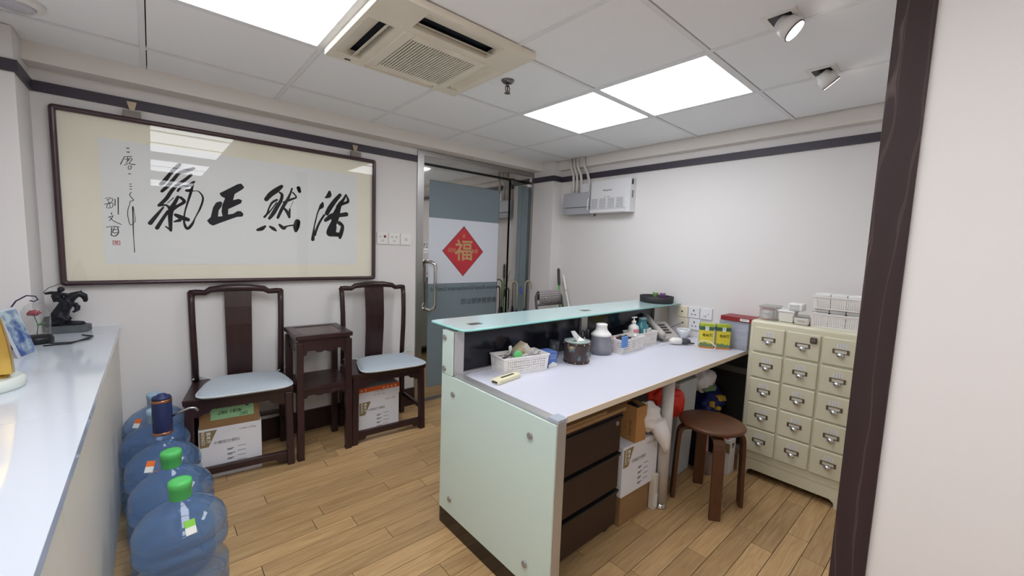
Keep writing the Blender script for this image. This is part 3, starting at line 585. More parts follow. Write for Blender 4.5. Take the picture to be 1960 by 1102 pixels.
for zt, dz in ((.745, .055), (.438, .03)):
    for s in (-1, 1):
        G().prism([(x*(a-.044), z) for x, z in apr(zt, dz)], 'y', s*(b-.024)-.008, s*(b-.024)+.008).obj('apron', dark_m, tb)
        G().prism([(x*(b-.044), z) for x, z in apr(zt, dz)], 'x', s*(a-.024)-.008, s*(a-.024)+.008).obj('apron', dark_m, tb)
G().box(-a+.012, a-.012, -b+.012, b-.012, .438, .462).obj('shelf', dark_m, tb, bev=.003)

# ---------------------------------------------------------------- cartons under the chairs
def carton(name, label, loc, rz, w, d, h, m=paperbox_m, badge=True, printing=True, lid=None, group=None):
    """Box with its printed front at -y; origin at the floor under its middle."""
    t = thing(name, label, 'box', loc, rz, group); y = -d/2
    G().box(-w/2, w/2, -d/2, d/2, 0, h).obj('body', m, t, bev=.002)
    G().box(-w/2+.002, w/2-.002, -.002, .002, h, h+.0008).obj('flap_seam', mat('seam', (170, 168, 166), .8), t)
    if badge:
        top = h if lid is None else h-.095
        G().prism([(-w/2+.004, top-.012), (-w/2+.085, top-.012), (-w/2+.045, top-.105), (-w/2+.004, top-.105)], 'y', y-.0012, y-.0004).obj('badge', gold_print_m, t)
        text('農本方', .022, white_m, t, (-w/2+.044, y-.002, top-.05), (0, 0, -1), (1, 0, 0), name='badge_lettering', bold=.01); text('NONG\'S', .02, white_m, t, (-w/2+.02, y-.002, top-.05), (0, 0, -1), (1, 0, 0), name='badge_lettering', bold=.01)
    if printing:
        top = h if lid is None else h-.08
        text('中藥配方顆粒', .021, print_m, t, (-.02, y-.0015, top-.09)); text('12 Btls x 200g', .014, print_m, t, (w/2-.07, y-.0015, top-.03))
        g = G()
        for k in range(4):
            zz = top-.135-k*.028
            if zz < .02: break
            g.box(-.02, .012+.006*(k % 2), y-.0012, y-.0004, zz-.004, zz); g.box(-.02, .004, y-.0012, y-.0004, zz-.010, zz-.006); g.box(.03, .07, y-.0012, y-.0004, zz+.003, zz+.0055)
        g.obj('printed_lines', print_m, t)
    if lid:
        G().box(-w/2-.003, w/2+.003, y-.002, y-.0002, h-.08, h).obj('flap', paperbox_m, t)
        om = mat('orange_print', (222, 104, 52), .6); G().box(-w/2-.003, w/2+.003, y-.0032, y-.002, h-.034, h).obj('orange_band', om, t)
        text('Open Here', .016, print_m, t, (.0, y-.004, h-.044), (-1, 0, 0), (0, 0, -1)); text('This side Up', .016, print_m, t, (.0, y-.004, h-.064), (-1, 0, 0), (0, 0, -1))
        for q in (-.13, -.1, .03, .06, .09, .12): G().box(q-.006, q+.006, y-.0045, y-.0033, h-.026, h-.014).obj('band_mark', mat('band_mark', (240, 190, 160), .6), t)
    return t
RZ1 = math.radians(-6)
carton('carton', 'white printed carton on the floor, under a brown box with green label', (.315, 2.845, 0), RZ1, .3, .2, .292)
bx = thing('carton', 'small brown cardboard box with a green paper label, under a chair', 'box', (.313, 2.845, .2925), RZ1)
G().box(-.143, .143, -.1, .1, 0, .145).obj('body', card_m, bx, bev=.002)
G().box(-.09, .115, -.1012, -.1002, .045, .14).obj('label', mat('green_paper', (150, 198, 150), .8), bx)
text('7', .04, ink_m, bx, (.085, -.102, .118), (-1, 0, 0), (0, 0, -1), name='marker_writing', bold=.01)
text('4081 087', .03, ink_m, bx, (.0, -.102, .085), (-1, 0, 0), (0, 0, -1), name='marker_writing'); [text('I', .03, ink_m, bx, (q, -.102, .12), (-1, 0, 0), (0, 0, -1), name='marker_writing') for q in (-.06, .0)]; text('20C', .026, ink_m, bx, (.065, -.102, .062), (-1, 0, 0), (0, 0, -1), name='marker_writing')
carton('carton', 'white carton with an orange top band, under the chair by the door', (1.205, 2.868, 0), math.radians(-2), .297, .2, .345, lid=True)

# ---------------------------------------------------------------- long white counter on the left
ctr = thing('counter', 'long white counter with glossy top along the left wall', 'counter', (-.33, 1.7, 0)); CC = (-.33, 1.7, 0)
ctop_m = mat('glossy_white_top', (204, 211, 220), .08, spec=.5, coat=.3); cbody_m = mat('counter_front', (222, 217, 205), .35, spec=.4)
G(CC).box(XL+.022, -.146, 1.6135, 2.8035, .836, .864).obj('top_slab', ctop_m, ctr, bev=.0015)
G(CC).box(-.4175, -.146, 2.8035, YA, .836, .864).obj('top_slab', ctop_m, ctr, bev=.0015)
G(CC).box(XL+.022, -.146, .25, 1.6115, .836, .864).obj('top_slab', ctop_m, ctr, bev=.0015)
G(CC).box(XL+.022, -.162, .27, 2.8, .0, .836).obj('body', cbody_m, ctr)
G(CC).box(-.4175, -.162, 2.8, YA-.001, .0, .836).obj('body', cbody_m, ctr)
for ya, yb in ((.275, 1.19), (1.195, 2.11), (2.115, 3.085)): G(CC).box(-.162, -.157, ya, yb, .05, .832).obj('front_panel', cbody_m, ctr)

# ornaments on the counter
CZ = .8645
figm = mat('dark_bronze', (34, 35, 42), .4, metal=.3, bump=(60, .6)); stone_m = mat('grey_stone', (88, 92, 94), .6, var=(30, .2))
fg = thing('horse_figurine', 'black horse and rider figurine on a grey stone base, on the white counter', 'figurine', (-.335, 2.985, CZ), math.radians(-8))
G().prism([(-.06, -.035), (-.045, -.048), (.06, -.045), (.082, -.03), (.085, .025), (.06, .045), (-.05, .045), (-.065, .03)], 'z', 0, .034).obj('base', stone_m, fg, bev=.005)
g = G()
g.tube([(-.03, 0, .055), (-.022, 0, .085), (-.008, 0, .12), (.008, 0, .15), (.016, 0, .168)], [.03, .033, .027, .026, .02], 12)      # rearing trunk
g.tube([(.008, 0, .155), (.03, 0, .182), (.05, 0, .19), (.06, 0, .184)], [.023, .019, .015, .013], 10)                                # arched neck
g.tube([(.054, 0, .19), (.068, 0, .18), (.072, 0, .16), (.07, 0, .148)], [.013, .014, .01, .007], 10)                                  # head
for s in (-1, 1):
    g.tube([(.058, s*.005, .195), (.056, s*.007, .208)], [.005, .002], 6)
    g.tube([(-.022, s*.018, .085), (.004, s*.022, .062), (-.018, s*.022, .042), (-.006, s*.022, .03)], [.022, .013, .009, .008], 8)     # hind legs
    g.tube([(.014, s*.016, .14), (.042, s*.018, .132-.01*s), (.04, s*.018, .108), (.028, s*.018, .1)], [.014, .009, .007, .006], 8)    # raised forelegs
    g.tube([(-.018, s*.014, .165), (.01, s*.03, .145), (.0, s*.03, .112)], [.013, .011, .008], 8)                                       # rider legs
g.tube([(-.045, 0, .075), (-.066, 0, .07), (-.074, 0, .045), (-.066, 0, .03)], [.012, .014, .012, .006], 8)                             # tail
g.tube([(-.022, 0, .155), (-.028, 0, .182), (-.02, 0, .2)], [.02, .021, .013], 10); g.sphere((-.012, 0, .214), .0135)                   # rider
g.tube([(-.028, .0, .195), (-.05, .01, .197), (-.072, .012, .193)], [.01, .008, .006], 8); g.tube([(-.02, -.01, .19), (.005, -.012, .19), (.03, -.004, .186)], [.009, .008, .006], 8)
g.blob((-.045, 0, .045), (.04, .036, .03), 3, .2, 16, 10); g.blob((.02, .01, .04), (.05, .028, .014), 5, .2, 16, 10)
g.obj('horse_and_rider', figm, fg, remesh=.003)
G().tube([(-.07, .012, .193), (-.078, .013, .197), (-.06, .018, .22), (-.025, .022, .238), (.0, .024, .25)], .0016, 6).obj('whip', black_m, fg)
dm = thing('glass_dome', 'glass dome with a red rose on a black base, on the white counter', 'ornament', (-.4, 2.735, CZ))
G().lathe([(.052, 0), (.052, .022), (.048, .03), (.044, .032)], n=32).obj('base', black_m, dm)
G().lathe([(.043, .032), (.045, .06), (.046, .115), (.042, .145), (.03, .168), (.013, .18), (.002, .182)], n=32).obj('dome', clear_mat('dome_glass', (250, 250, 250), (230, 230, 232), .08, ior=1.3), dm)
g = G(); g.tube([(0, 0, .032), (.006, 0, .08), (-.004, 0, .125)], .002, 6); g.prism([(.0, .08), (.02, .095), (.03, .088), (.015, .078)], 'y', -.001, .001); g.obj('stem', mat('rose_green', (70, 110, 70), .6), dm)
G().blob((-.004, 0, .135), (.026, .024, .016), 9, .3, 18, 10).obj('rose', mat('rose_red', (150, 36, 52), .6), dm)
wr = thing('wire_stand', 'curled dark blue wire stand behind the small picture, on the white counter', 'stand', (-.46, 2.66, CZ))
wp = [(0, 0, .002), (-.01, 0, .1)]+[(-.01+.075*math.sin(a)*.9+.0, 0, .14+.07*(1-math.cos(a))*.62) for a in [k*.28 for k in range(1, 9)]]
G().tube([(0, 0, .004), (-.008, 0, .1), (-.002, 0, .16), (.02, 0, .2), (.05, 0, .222), (.075, 0, .218), (.082, 0, .203), (.07, 0, .195), (.058, 0, .2)], .0028, 8).obj('wire', mat('navy_wire', (40, 38, 70), .35), wr)
G().lathe([(.035, 0), (.035, .004), (.01, .006)], n=20).obj('foot', mat('navy_wire', (40, 38, 70)), wr)
pf = thing('photo_stand', 'small leaning clear picture stand with a blue print, on the white counter', 'picture stand', (-.39, 2.48, CZ), math.radians(72))
G().hexa([(-.05, -.004, 0), (.05, -.004, 0), (.05, .004, 0), (-.05, .004, 0)], [(-.05, .05, .19), (.05, .05, .19), (.05, .058, .19), (-.05, .058, .19)]).obj('panel', mat('acrylic_edge', (200, 206, 216), .15), pf)
def vmat():
    m = bpy.data.materials.new('blue_print'); m.use_nodes = True; nt = m.node_tree; N = nt.nodes; b = N['Principled BSDF']
    tc = N.new('ShaderNodeTexCoord'); n = N.new('ShaderNodeTexNoise'); n.inputs['Scale'].default_value = 22; cr = N.new('ShaderNodeValToRGB'); e = cr.color_ramp.elements
    e[0].position = .38; e[0].color = lin((60, 88, 150)); e[1].position = .62; e[1].color = lin((176, 196, 204)); nt.links.new(tc.outputs['Object'], n.inputs['Vector']); nt.links.new(n.outputs[0], cr.inputs[0]); nt.links.new(cr.outputs[0], b.inputs['Base Color']); b.inputs['Roughness'].default_value = .15; return m
G().hexa([(-.045, -.0055, .006), (.045, -.0055, .006), (.045, -.0042, .006), (-.045, -.0042, .006)], [(-.045, .0475, .182), (.045, .0475, .182), (.045, .049, .182), (-.045, .049, .182)]).obj('print', vmat(), pf)
G().hexa([(-.02, .09, 0), (.02, .09, 0), (.02, .094, 0), (-.02, .094, 0)], [(-.02, .05, .1), (.02, .05, .1), (.02, .054, .1), (-.02, .054, .1)]).obj('prop', mat('acrylic_edge', (200, 206, 216)), pf)
cb = thing('cable', 'thin black cable looping over the white counter by the figurine', 'cable', (-.33, 2.74, CZ+.003))
G().tube([(-.06, .0, 0), (-.02, -.06, 0), (.04, -.07, 0), (.09, -.03, 0), (.1, .05, 0), (.06, .1, 0), (.1, .02, .004), (.04, -.1, .0), (-.04, -.1, 0)], .0028, 6).obj('cord', black_m, cb)
gt = thing('gold_trophy', 'gold sail shaped ornament on a round frosted base, at the counter end', 'ornament', (-.432, 2.0, CZ))
G().lathe([(.108, 0), (.11, .006), (.11, .03), (.1, .036)], n=40).obj('base', mat('frosted_base', (206, 214, 206), .2, spec=.5), gt)
gold2 = mat('gold_metal', (206, 168, 84), .25, metal=.8, bump=(40, .3))
sl = []
for z, w, tk in ((.05, .062, .02), (.1, .06, .022), (.16, .052, .02), (.22, .04, .016), (.28, .022, .01), (.315, .006, .004)):
    sl.append([(-w+.05, -tk-.03, z), (w*.8+.04, -tk*.6-.03, z), (w*.8+.042, tk*.6-.03, z), (-w+.05, tk-.03, z)])
G().ring(sl).obj('sail', gold2, gt, bev=.006, seg=3)
G().tube([(.07*math.cos(a), .05*math.sin(a), .044+.008*math.sin(3*a)) for a in [2*math.pi*k/24 for k in range(24)]], .011, 8, closed=True).obj('wave_ring', gold2, gt)
G().blob((0, 0, .048), (.062, .045, .02), 4, .25).obj('crest', gold2, gt)

# ---------------------------------------------------------------- water bottles
wb_m = clear_mat('blue_polycarbonate', (226, 238, 252), (146, 188, 238), .27, rough=.05, ior=1.62)
capg = mat('green_cap', (88, 196, 104), .4); capb = mat('pale_blue_cap', (166, 196, 222), .4); stick_m = mat('white_sticker', (228, 230, 226), .6)
prof = [(.1, .0), (.122, .004), (.134, .02), (.136, .045), (.124, .055), (.124, .062), (.136, .072), (.136, .1), (.122, .112), (.122, .12), (.136, .132), (.136, .165), (.121, .18), (.119, .21), (.121, .24), (.136, .255), (.136, .285), (.123, .296), (.123, .303), (.136, .313), (.135, .335), (.125, .36), (.1, .39), (.065, .412), (.04, .425), (.031, .435), (.029, .45), (.03, .47), (.027, .472)]
def bottle(x, y, label, cap=None, strip=None, rz=0):
    t = thing('water_bottle', label, 'bottle', (x, y, 0), rz, 'large water bottles beside the counter')
    G().lathe(prof, n=48).obj('body', wb_m, t)
    if cap: G().lathe([(.03, .432), (.0325, .436), (.033, .47), (.035, .472), (.0355, .49), (.033, .498), (.02, .5)], n=32).obj('cap', cap, t)
    if strip:
        for m_, a, b in ((strip, .0, .5), (stick_m, .5, 1.)):
            p0 = Vector((0, -.1, .392)); p1 = Vector((0, -.128, .354)); q0 = p0.lerp(p1, a); q1 = p0.lerp(p1, b)
            G().hexa([(q0.x-.015, q0.y, q0.z), (q0.x+.015, q0.y, q0.z), (q1.x+.015, q1.y, q1.z), (q1.x-.015, q1.y, q1.z)], [(q0.x-.015, q0.y-.001, q0.z+.002), (q0.x+.015, q0.y-.001, q0.z+.002), (q1.x+.015, q1.y-.001, q1.z+.002), (q1.x-.015, q1.y-.001, q1.z+.002)]).obj('label', m_, t)
    return t
os_ = mat('orange_sticker', (236, 118, 50), .6); gs_ = mat('green_sticker', (130, 200, 70), .6)
bottle(.045, 1.8, 'blue water bottle with green cap, end of the row away from wall', capg, gs_, math.radians(10))
bottle(.028, 2.078, 'blue water bottle with green cap, second in the row', capg, None)
bottle(.008, 2.36, 'blue water bottle that carries the dark blue pump', None, os_, math.radians(-25))
bottle(-.018, 2.642, 'blue water bottle between the pump bottle and the wall bottle', capb, None)
bottle(-.018, 2.922, 'blue water bottle with pale cap against the back wall', capb, os_, math.radians(-40))
navy = mat('navy_plastic', (36, 48, 92), .45); copper = mat('copper_ring', (206, 144, 112), .25, metal=1)
pm = thing('water_pump', 'dark blue electric pump with copper rings on a water bottle', 'pump', (.008, 2.36, .4725))
G().lathe([(.034, 0), (.036, .004), (.036, .15), (.034, .155)], n=32).obj('body', navy, pm)
for z in (.0, .148): G().lathe([(.0368, z), (.0376, z+.002), (.0376, z+.01), (.0368, z+.012)], n=32).obj('ring', copper, pm)
G().lathe([(.034, .16), (.035, .166), (.032, .172), (.018, .176), (.016, .182), (.004, .184)], n=28).obj('button', navy, pm)
G().tube([(.034, -.01, .075), (.06, -.014, .088), (.095, -.018, .1), (.115, -.02, .098), (.128, -.022, .082)], .0055, 10).obj('spout', brush_m, pm)
# ---------------------------------------------------------------- reception desk
DK = (2.07, 1.3, 0); X0, XR = 1.044, 3.085; DZT = .745
desk = thing('reception_desk', 'reception desk with mint glass panels, white worktop and raised glass shelf', 'desk', DK)
mint_m = mat('mint_back_painted_glass', (206, 226, 218), .1, spec=.5, coat=.4); aqua_m = mat('aqua_glass_edge', (150, 214, 208), .15, spec=.6)
navyp = mat('black_screen', (24, 24, 34), .16, spec=.5); topm = mat('white_laminate', (208, 209, 221), .38, spec=.4); edge_m = mat('beige_edge_band', (226, 211, 188), .5); plinth_m = mat('black_gloss_plinth', (34, 27, 24), .12, spec=.5)
def kp(name, m, *b, bev=0): return G(DK).box(*b).obj(name, m, desk, bev)
kp('worktop', topm, 1.078, 3.08, .958, 1.66, .722, DZT)
kp('edge_band', edge_m, 1.078, 3.08, .954, .958, .72, DZT)
kp('plinth', plinth_m, X0-.014, X0-.0085, .905, 1.65, 0, .082)
kp('glass_panel', mint_m, X0-.018, X0-.0095, .905, 1.648, .084, .757, bev=.001)
kp('side_core', alu_m, X0-.008, 1.076, .951, 1.65, .0, .757)
kp('top_strip', alu_m, X0-.006, 1.079, .95, 1.562, .757, .764)
kp('post', alu_m, X0-.008, 1.082, .905, .95, 0, .762, bev=.002)
kp('post_cap', mat('post_cap_grey', (168, 176, 188), .35), X0-.01, 1.084, .903, .952, .762, .774, bev=.002)
kp('glass_panel', mint_m, X0-.018, X0-.0095, 1.562, 1.648, .76, .968, bev=.001)
kp('riser_post', alu_m, X0-.008, 1.09, 1.56, 1.641, .764, .97)
for a, b in ((1.99, 2.048), (2.862, 2.95)): kp('riser_post', alu_m, a, b, 1.588, 1.65, DZT, .97)
kp('riser_post', mat('beige_filler', (190, 180, 168), .6), 2.95, XR, 1.59, 1.65, DZT, .97)
kp('screen', navyp, 1.09, 1.99, 1.604, 1.625, .76, .965); kp('screen', navyp, 2.048, 2.862, 1.604, 1.625, .76, .965)
kp('channel', alu_m, 1.09, 2.95, 1.588, 1.64, DZT, .761)
kp('outer_panel', mint_m, X0, XR, 1.642, 1.65, .084, .968); kp('plinth', plinth_m, X0+.012, XR, 1.635, 1.648, 0, .082)
kp('modesty_panel', mat('dark_grey_panel', (58, 54, 52), .6), 1.08, 3.08, 1.6, 1.625, .05, .72)
kp('shade_end_panel', mat('dark_grey_panel', (58, 54, 52)), 3.055, 3.085, .96, 1.6, .05, .72)  # dark board at the wall; under-desk shade is put into its colour
kp('end_rail', mat('grey_rail', (120, 116, 108), .5), 3.03, 3.055, .97, 1.6, .56, .6)
shelf_poly = [(X0, 1.525), (X0+.006, 1.508), (X0+.03, 1.497), (X0+.06, 1.495), (3.075, 1.495), (3.075, 1.80), (X0+.04, 1.80), (X0+.01, 1.793), (X0, 1.775)]
shelf_m = mat('frosted_aqua_glass', (196, 226, 226), .12, spec=.5, coat=.5)
G(DK).prism(shelf_poly, 'z', .9765, .9868).obj('glass_shelf', shelf_m, desk)
# greenish polished rim of the shelf
G(DK).tube([(a, b, .9815) for a, b in shelf_poly], .0053, 8, closed=True).obj('shelf_edge', aqua_m, desk)
for a in (1.07, 2.02, 2.9): G(DK).cyl((a, 1.6, .968), (a, 1.6, .977), .016).obj('standoff', brush_m, desk)
sb_m = mat('steel_patch', (150, 148, 146), .3, metal=1)
for a, b in ((1.172, 1.6), (2.055, 1.62)): kp('shelf_plate', sb_m, a-.03, a+.04, b-.02, b+.02, .9868, .9885)
for y, z in ((1.545, .679), (1.029, .676), (1.555, .161), (1.03, .167), (1.625, .934), (1.624, .785)):
    G(DK).cyl((X0-.025, y, z), (X0-.016, y, z), .0125, n=20).obj('standoff', mat('satin_stud', (158, 155, 152), .45, metal=.4), desk)
g = G(DK); g.cyl((2.024, 1.013, .03), (2.024, 1.013, .722), .031, n=24).obj('leg', mat('pale_grey_leg', (196, 190, 182), .45), desk)
G(DK).lathe([(.034, 0), (.034, .006), (.026, .02), (.014, .032)], (2.024, 1.013, 0), 24).obj('foot', steel_m, desk)

# drawer pedestal
PD = (1.44, 1.3, 0); ped = thing('drawer_pedestal', 'dark brown three drawer pedestal with black frame under the desk', 'drawer unit', PD)
brown_m = mat('dark_brown_veneer', (46, 28, 23), .4, var=(20, .18, (.3, 1, 3)))
px0, px1, py = 1.232, 1.645, 1.04
kk = G(PD); kk.box(px0, px1, py+.01, 1.56, .05, .625); kk.obj('body', black_m, ped)
kk = G(PD); kk.box(px0, px1, py, py+.012, .6, .625); kk.obj('top_rail', brown_m, ped)
for k, (z0, z1) in enumerate(((.43, .585), (.245, .4), (.06, .215))):
    d = G(PD).box(px0+.006, px1-.012, py-.004, py+.01, z0, z1).obj('drawer', brown_m, ped, bev=.002)
    g = G(PD); g.prism([(py-.012, z1+.018), (py+.008, z1+.018), (py+.008, z1), (py-.006, z1)], 'x', px0+.003, px1-.006); o = g.obj('handle', black_m, None); o.parent = d; o.location = (0, 0, 0)
G(PD).cyl((1.6, py-.008, .57), (1.6, py-.002, .57), .011).obj('lock', brush_m, ped)
for x in (px0+.03, px1-.03):
    for y in (py+.05, 1.5): G(PD).cyl((x-.01, y, .022), (x+.01, y, .022), .022, n=16).obj('castor', black_m, ped)
fl = thing('cardboard_sheet', 'folded brown cardboard lying on top of the drawer pedestal', 'cardboard', (1.4, 1.25, .6255))
G().hexa([(-.25, -.225, 0), (.25, -.225, 0), (.25, .2, 0), (-.25, .2, 0)], [(-.25, -.225, .016), (.25, -.225, .016), (.25, .2, .016), (-.25, .2, .016)]).obj('sheet', card_m, fl)
G().hexa([(-.25, -.22, .0165), (.1, -.222, .0165), (.1, .2, .0165), (-.25, .2, .0165)], [(-.25, -.22, .028), (.1, -.222, .03), (.1, .2, .03), (-.25, .2, .028)]).obj('fold', card_m, fl)

# ---------------------------------------------------------------- under the desk
bc = thing('carton', 'plain brown cardboard box on the floor, under the white printed box', 'box', (1.83, 1.24, 0)); G().box(-.135, .135, -.19, .19, 0, .158).obj('body', card_m, bc, bev=.002)
G().box(-.135, .135, -.02, .02, .158, .1586).obj('tape', mat('brown_tape', (168, 138, 100), .3), bc)
carton('carton', 'white printed box under the desk, with a kraft bag on it', (1.845, 1.17, .159), math.radians(-2), .31, .26, .257)
kb = thing('kraft_bag', 'brown kraft paper box bag lined with black plastic, under the desk', 'bag', (1.822, 1.09, .417), math.radians(-95))
kraft_m = mat('kraft_paper', (178, 132, 84), .8, spec=.1, var=(12, .06)); ka, kc, kh = .052, .042, .182
g = G(); g.box(-ka, ka, -kc, -kc+.003, 0, kh); g.box(-ka, ka, kc-.003, kc, 0, kh); g.box(-ka, -ka+.003, -kc+.003, kc-.003, 0, kh); g.box(ka-.003, ka, -kc+.003, kc-.003, 0, kh); g.box(-ka+.003, ka-.003, -kc+.003, kc-.003, 0, .003); g.obj('bag', kraft_m, kb)
G().blob((0, 0, kh-.03), (ka-.007, kc-.007, .034), 12, .3).obj('black_liner', mat('black_bag', (20, 22, 26), .3), kb)
bp_ = mat('brown_print', (96, 52, 34), .7); text('有限公司制造', .014, bp_, kb, (.018, -kc-.0015, .07), (0, 0, -1), (1, 0, 0)); text('印', .014, bp_, kb, (-.012, -kc-.0015, .06), (0, 0, -1), (1, 0, 0))
pb_m = mat('white_bag', (232, 226, 222), .5, spec=.4)
wbag = G((1.925, 1.03, .417)); wbag.blob((1.915, 1.06, .515), (.075, .07, .085), 21, .13, flatten=.418); wbag.tube([(1.93, 1.02, .5), (1.945, .985, .43), (1.958, .975, .38), (1.965, .972, .33)], [.05, .04, .024, .006], 10)
tag(wbag.obj('plastic_bag', pb_m), 'crumpled white plastic bag hanging beside the pale desk leg', 'bag')
tag(G((2.1, 1.17, .5)).blob((2.2, 1.15, .59), (.15, .055, .1), 33, .22).blob((2.275, 1.085, .5), (.06, .045, .085), 35, .16).obj('plastic_bag', mat('red_bag', (226, 58, 44), .4, spec=.5)), 'bright red plastic bag behind the pale desk leg', 'bag')
tube_t = thing('wrapped_tube', 'upright plastic wrapped white tube on the floor beside the desk leg', 'packet', (1.972, 1.03, 0)); G().box(-.018, .018, -.018, .018, 0, .2).obj('tube', mat('wrap_white', (206, 198, 184), .3), tube_t, bev=.006); G().box(-.014, .014, -.0195, -.018, .02, .09).obj('label', stick_m, tube_t)
bn = thing('storage_bin', 'tall translucent grey plastic bin under the desk', 'bin', (2.44, 1.25, 0))
bin_m = mat('translucent_bin', (196, 202, 206), .35, spec=.4)
G().hexa([(-.1, -.15, 0), (.1, -.15, 0), (.1, .15, 0), (-.1, .15, 0)], [(-.125, -.16, .6), (.115, -.16, .6), (.115, .17, .6), (-.125, .17, .6)]).obj('body', bin_m, bn, bev=.01)
G().box(-.06, .02, -.172, -.156, .35, .39).obj('latch', mat('teal_latch', (70, 150, 160), .4), bn, bev=.004)
bgm = mat('printed_white_bag', (216, 212, 212), .35, spec=.5)
b1 = thing('plastic_bag', 'crumpled white printed shopping bag stuffed under the worktop', 'bag', (2.655, 1.12, .56)); G().blob((0, 0, .0), (.12, .09, .085), 41, .15).obj('bag', bgm, b1)
G().blob((.0, -.028, -.035), (.085, .08, .03), 44, .18).obj('print_patch', mat('green_patch', (96, 120, 84), .5), b1)
tag(G((2.44, 1.13, .65)).blob((2.44, 1.14, .65), (.06, .05, .045), 47, .3).obj('plastic_bag', mat('green_bag', (96, 150, 60), .45)), 'small green plastic bag on the grey bin', 'bag')
b2 = thing('shopping_bag', 'dark blue bag with yellow squares, under the white printed bag', 'bag', (2.83, 1.13, .38)); G().blob((0, 0, 0), (.15, .1, .085), 52, .25).obj('bag', mat('navy_bag', (32, 42, 104), .5), b2)
ys = mat('yellow_square', (214, 176, 66), .6)
for dx, dy, dz in ((-.09, -.075, .01), (-.045, -.09, -.015), (-.02, -.09, .04), (.03, -.09, .03)): G().hexa([(dx-.016, dy-.008, dz-.014), (dx+.016, dy-.012, dz-.014), (dx+.016, dy+.02, dz-.014), (dx-.016, dy+.02, dz-.014)], [(dx-.016, dy+.004, dz+.016), (dx+.016, dy, dz+.016), (dx+.016, dy+.03, dz+.016), (dx-.016, dy+.03, dz+.016)]).obj('yellow_square', ys, b2)
tag(G((2.9, 1.2, .4)).blob((2.95, 1.14, .36), (.075, .085, .095), 56, .25).obj('plastic_bag', clear_mat('smoky_bag', (120, 120, 124), (110, 110, 114), .3, rough=.15)), 'smoky clear plastic bag in the dark corner under the desk', 'bag')
sc = thing('storage_crate', 'dark storage crate holding bags in the corner under the desk', 'crate', (2.82, 1.24, 0)); g = G(); g.box(-.23, .2, -.16, -.15, 0, .27); g.box(-.23, .2, .15, .16, 0, .27); g.box(-.23, -.22, -.15, .15, 0, .27); g.box(.19, .2, -.15, .15, 0, .27); g.box(-.22, .19, -.15, .15, 0, .24); g.obj('body', mat('dark_crate', (44, 38, 36), .6), sc)
G().hexa([(.02, -.145, .241), (.16, -.145, .241), (.16, -.06, .241), (.02, -.06, .241)], [(.02, -.145, .245), (.16, -.145, .265), (.16, -.06, .3), (.02, -.06, .28)]).obj('paper', stick_m, sc)
pk = thing('pink_bag', 'pink packet with a clear jar in front, on the floor behind the stool', 'packet', (2.58, 1.035, 0))
G().hexa([(-.05, -.02, 0), (.05, -.02, 0), (.05, .03, 0), (-.05, .03, 0)], [(-.045, -.012, .23), (.045, -.012, .23), (.045, .012, .23), (-.045, .012, .23)]).obj('packet', mat('pink_pack', (214, 160, 164), .5), pk, bev=.008)
G().lathe([(.03, 0), (.033, .01), (.033, .1), (.026, .115), (.026, .13)], (.0, -.035, 0), 20).obj('jar', clear_mat('jar_clear', (220, 216, 212), (214, 204, 196), .5), pk)
lb = thing('carton', 'slim white box with dark logo on the floor beside the drawer cabinet', 'box', (2.7, .955, 0)); G().box(-.045, .045, -.05, .05, 0, .22).obj('body', paperbox_m, lb, bev=.002)
G().prism([(-.02, .195), (.02, .195), (.008, .185), (.004, .165), (-.004, .165), (-.006, .185)], 'y', -.0515, -.0503).obj('logo', ink_m, lb); G().prism([(-.05, .2), (-.012, .2), (-.03, .14), (-.05, .14)], 'x', -.0463, -.0453).obj('badge', gold_print_m, lb)
G().box(-.03, .03, -.03, .03, .22, .235).obj('red_lid', mat('red_lid', (206, 40, 48), .4), lb, bev=.006)

# ---------------------------------------------------------------- stool
stool_m = mat('walnut_stain', (92, 58, 37), .42, var=(16, .16, (1, 4, 1)))
sc_, sr = (2.278, .88, 0), math.radians(-8)
stl = thing('stool', 'round brown bentwood stool by the drawer cabinet', 'stool', sc_, sr)
G().lathe([(.15, .436), (.163, .44), (.168, .448), (.166, .458), (.155, .462), (.02, .461)], n=48).obj('seat', stool_m, stl)
prof_l = [(.06, .428), (.125, .428), (.15, .42), (.167, .402), (.174, .375), (.178, .3), (.186, 0)]
first = None
for k in range(4):
    a = math.radians(45+90*k); d = Vector((math.cos(a), math.sin(a), 0)); n = Vector((-d.y, d.x, 0)); rings = []
    for i, (r_, z_) in enumerate(prof_l):
        p0 = Vector(prof_l[max(i-1, 0)]); p1 = Vector(prof_l[min(i+1, len(prof_l)-1)]); tg = (p1-p0).normalized(); nr = Vector((tg.y, -tg.x))*-1
        o = d*r_+Vector((0, 0, z_)); q = d*(nr.x*.02)+Vector((0, 0, nr.y*.02)); w_ = .028
        rings.append([o-n*w_, o+n*w_, o+n*w_-q, o-n*w_-q])
    G().ring(rings, sm=False).obj('leg', stool_m, stl, bev=.004)

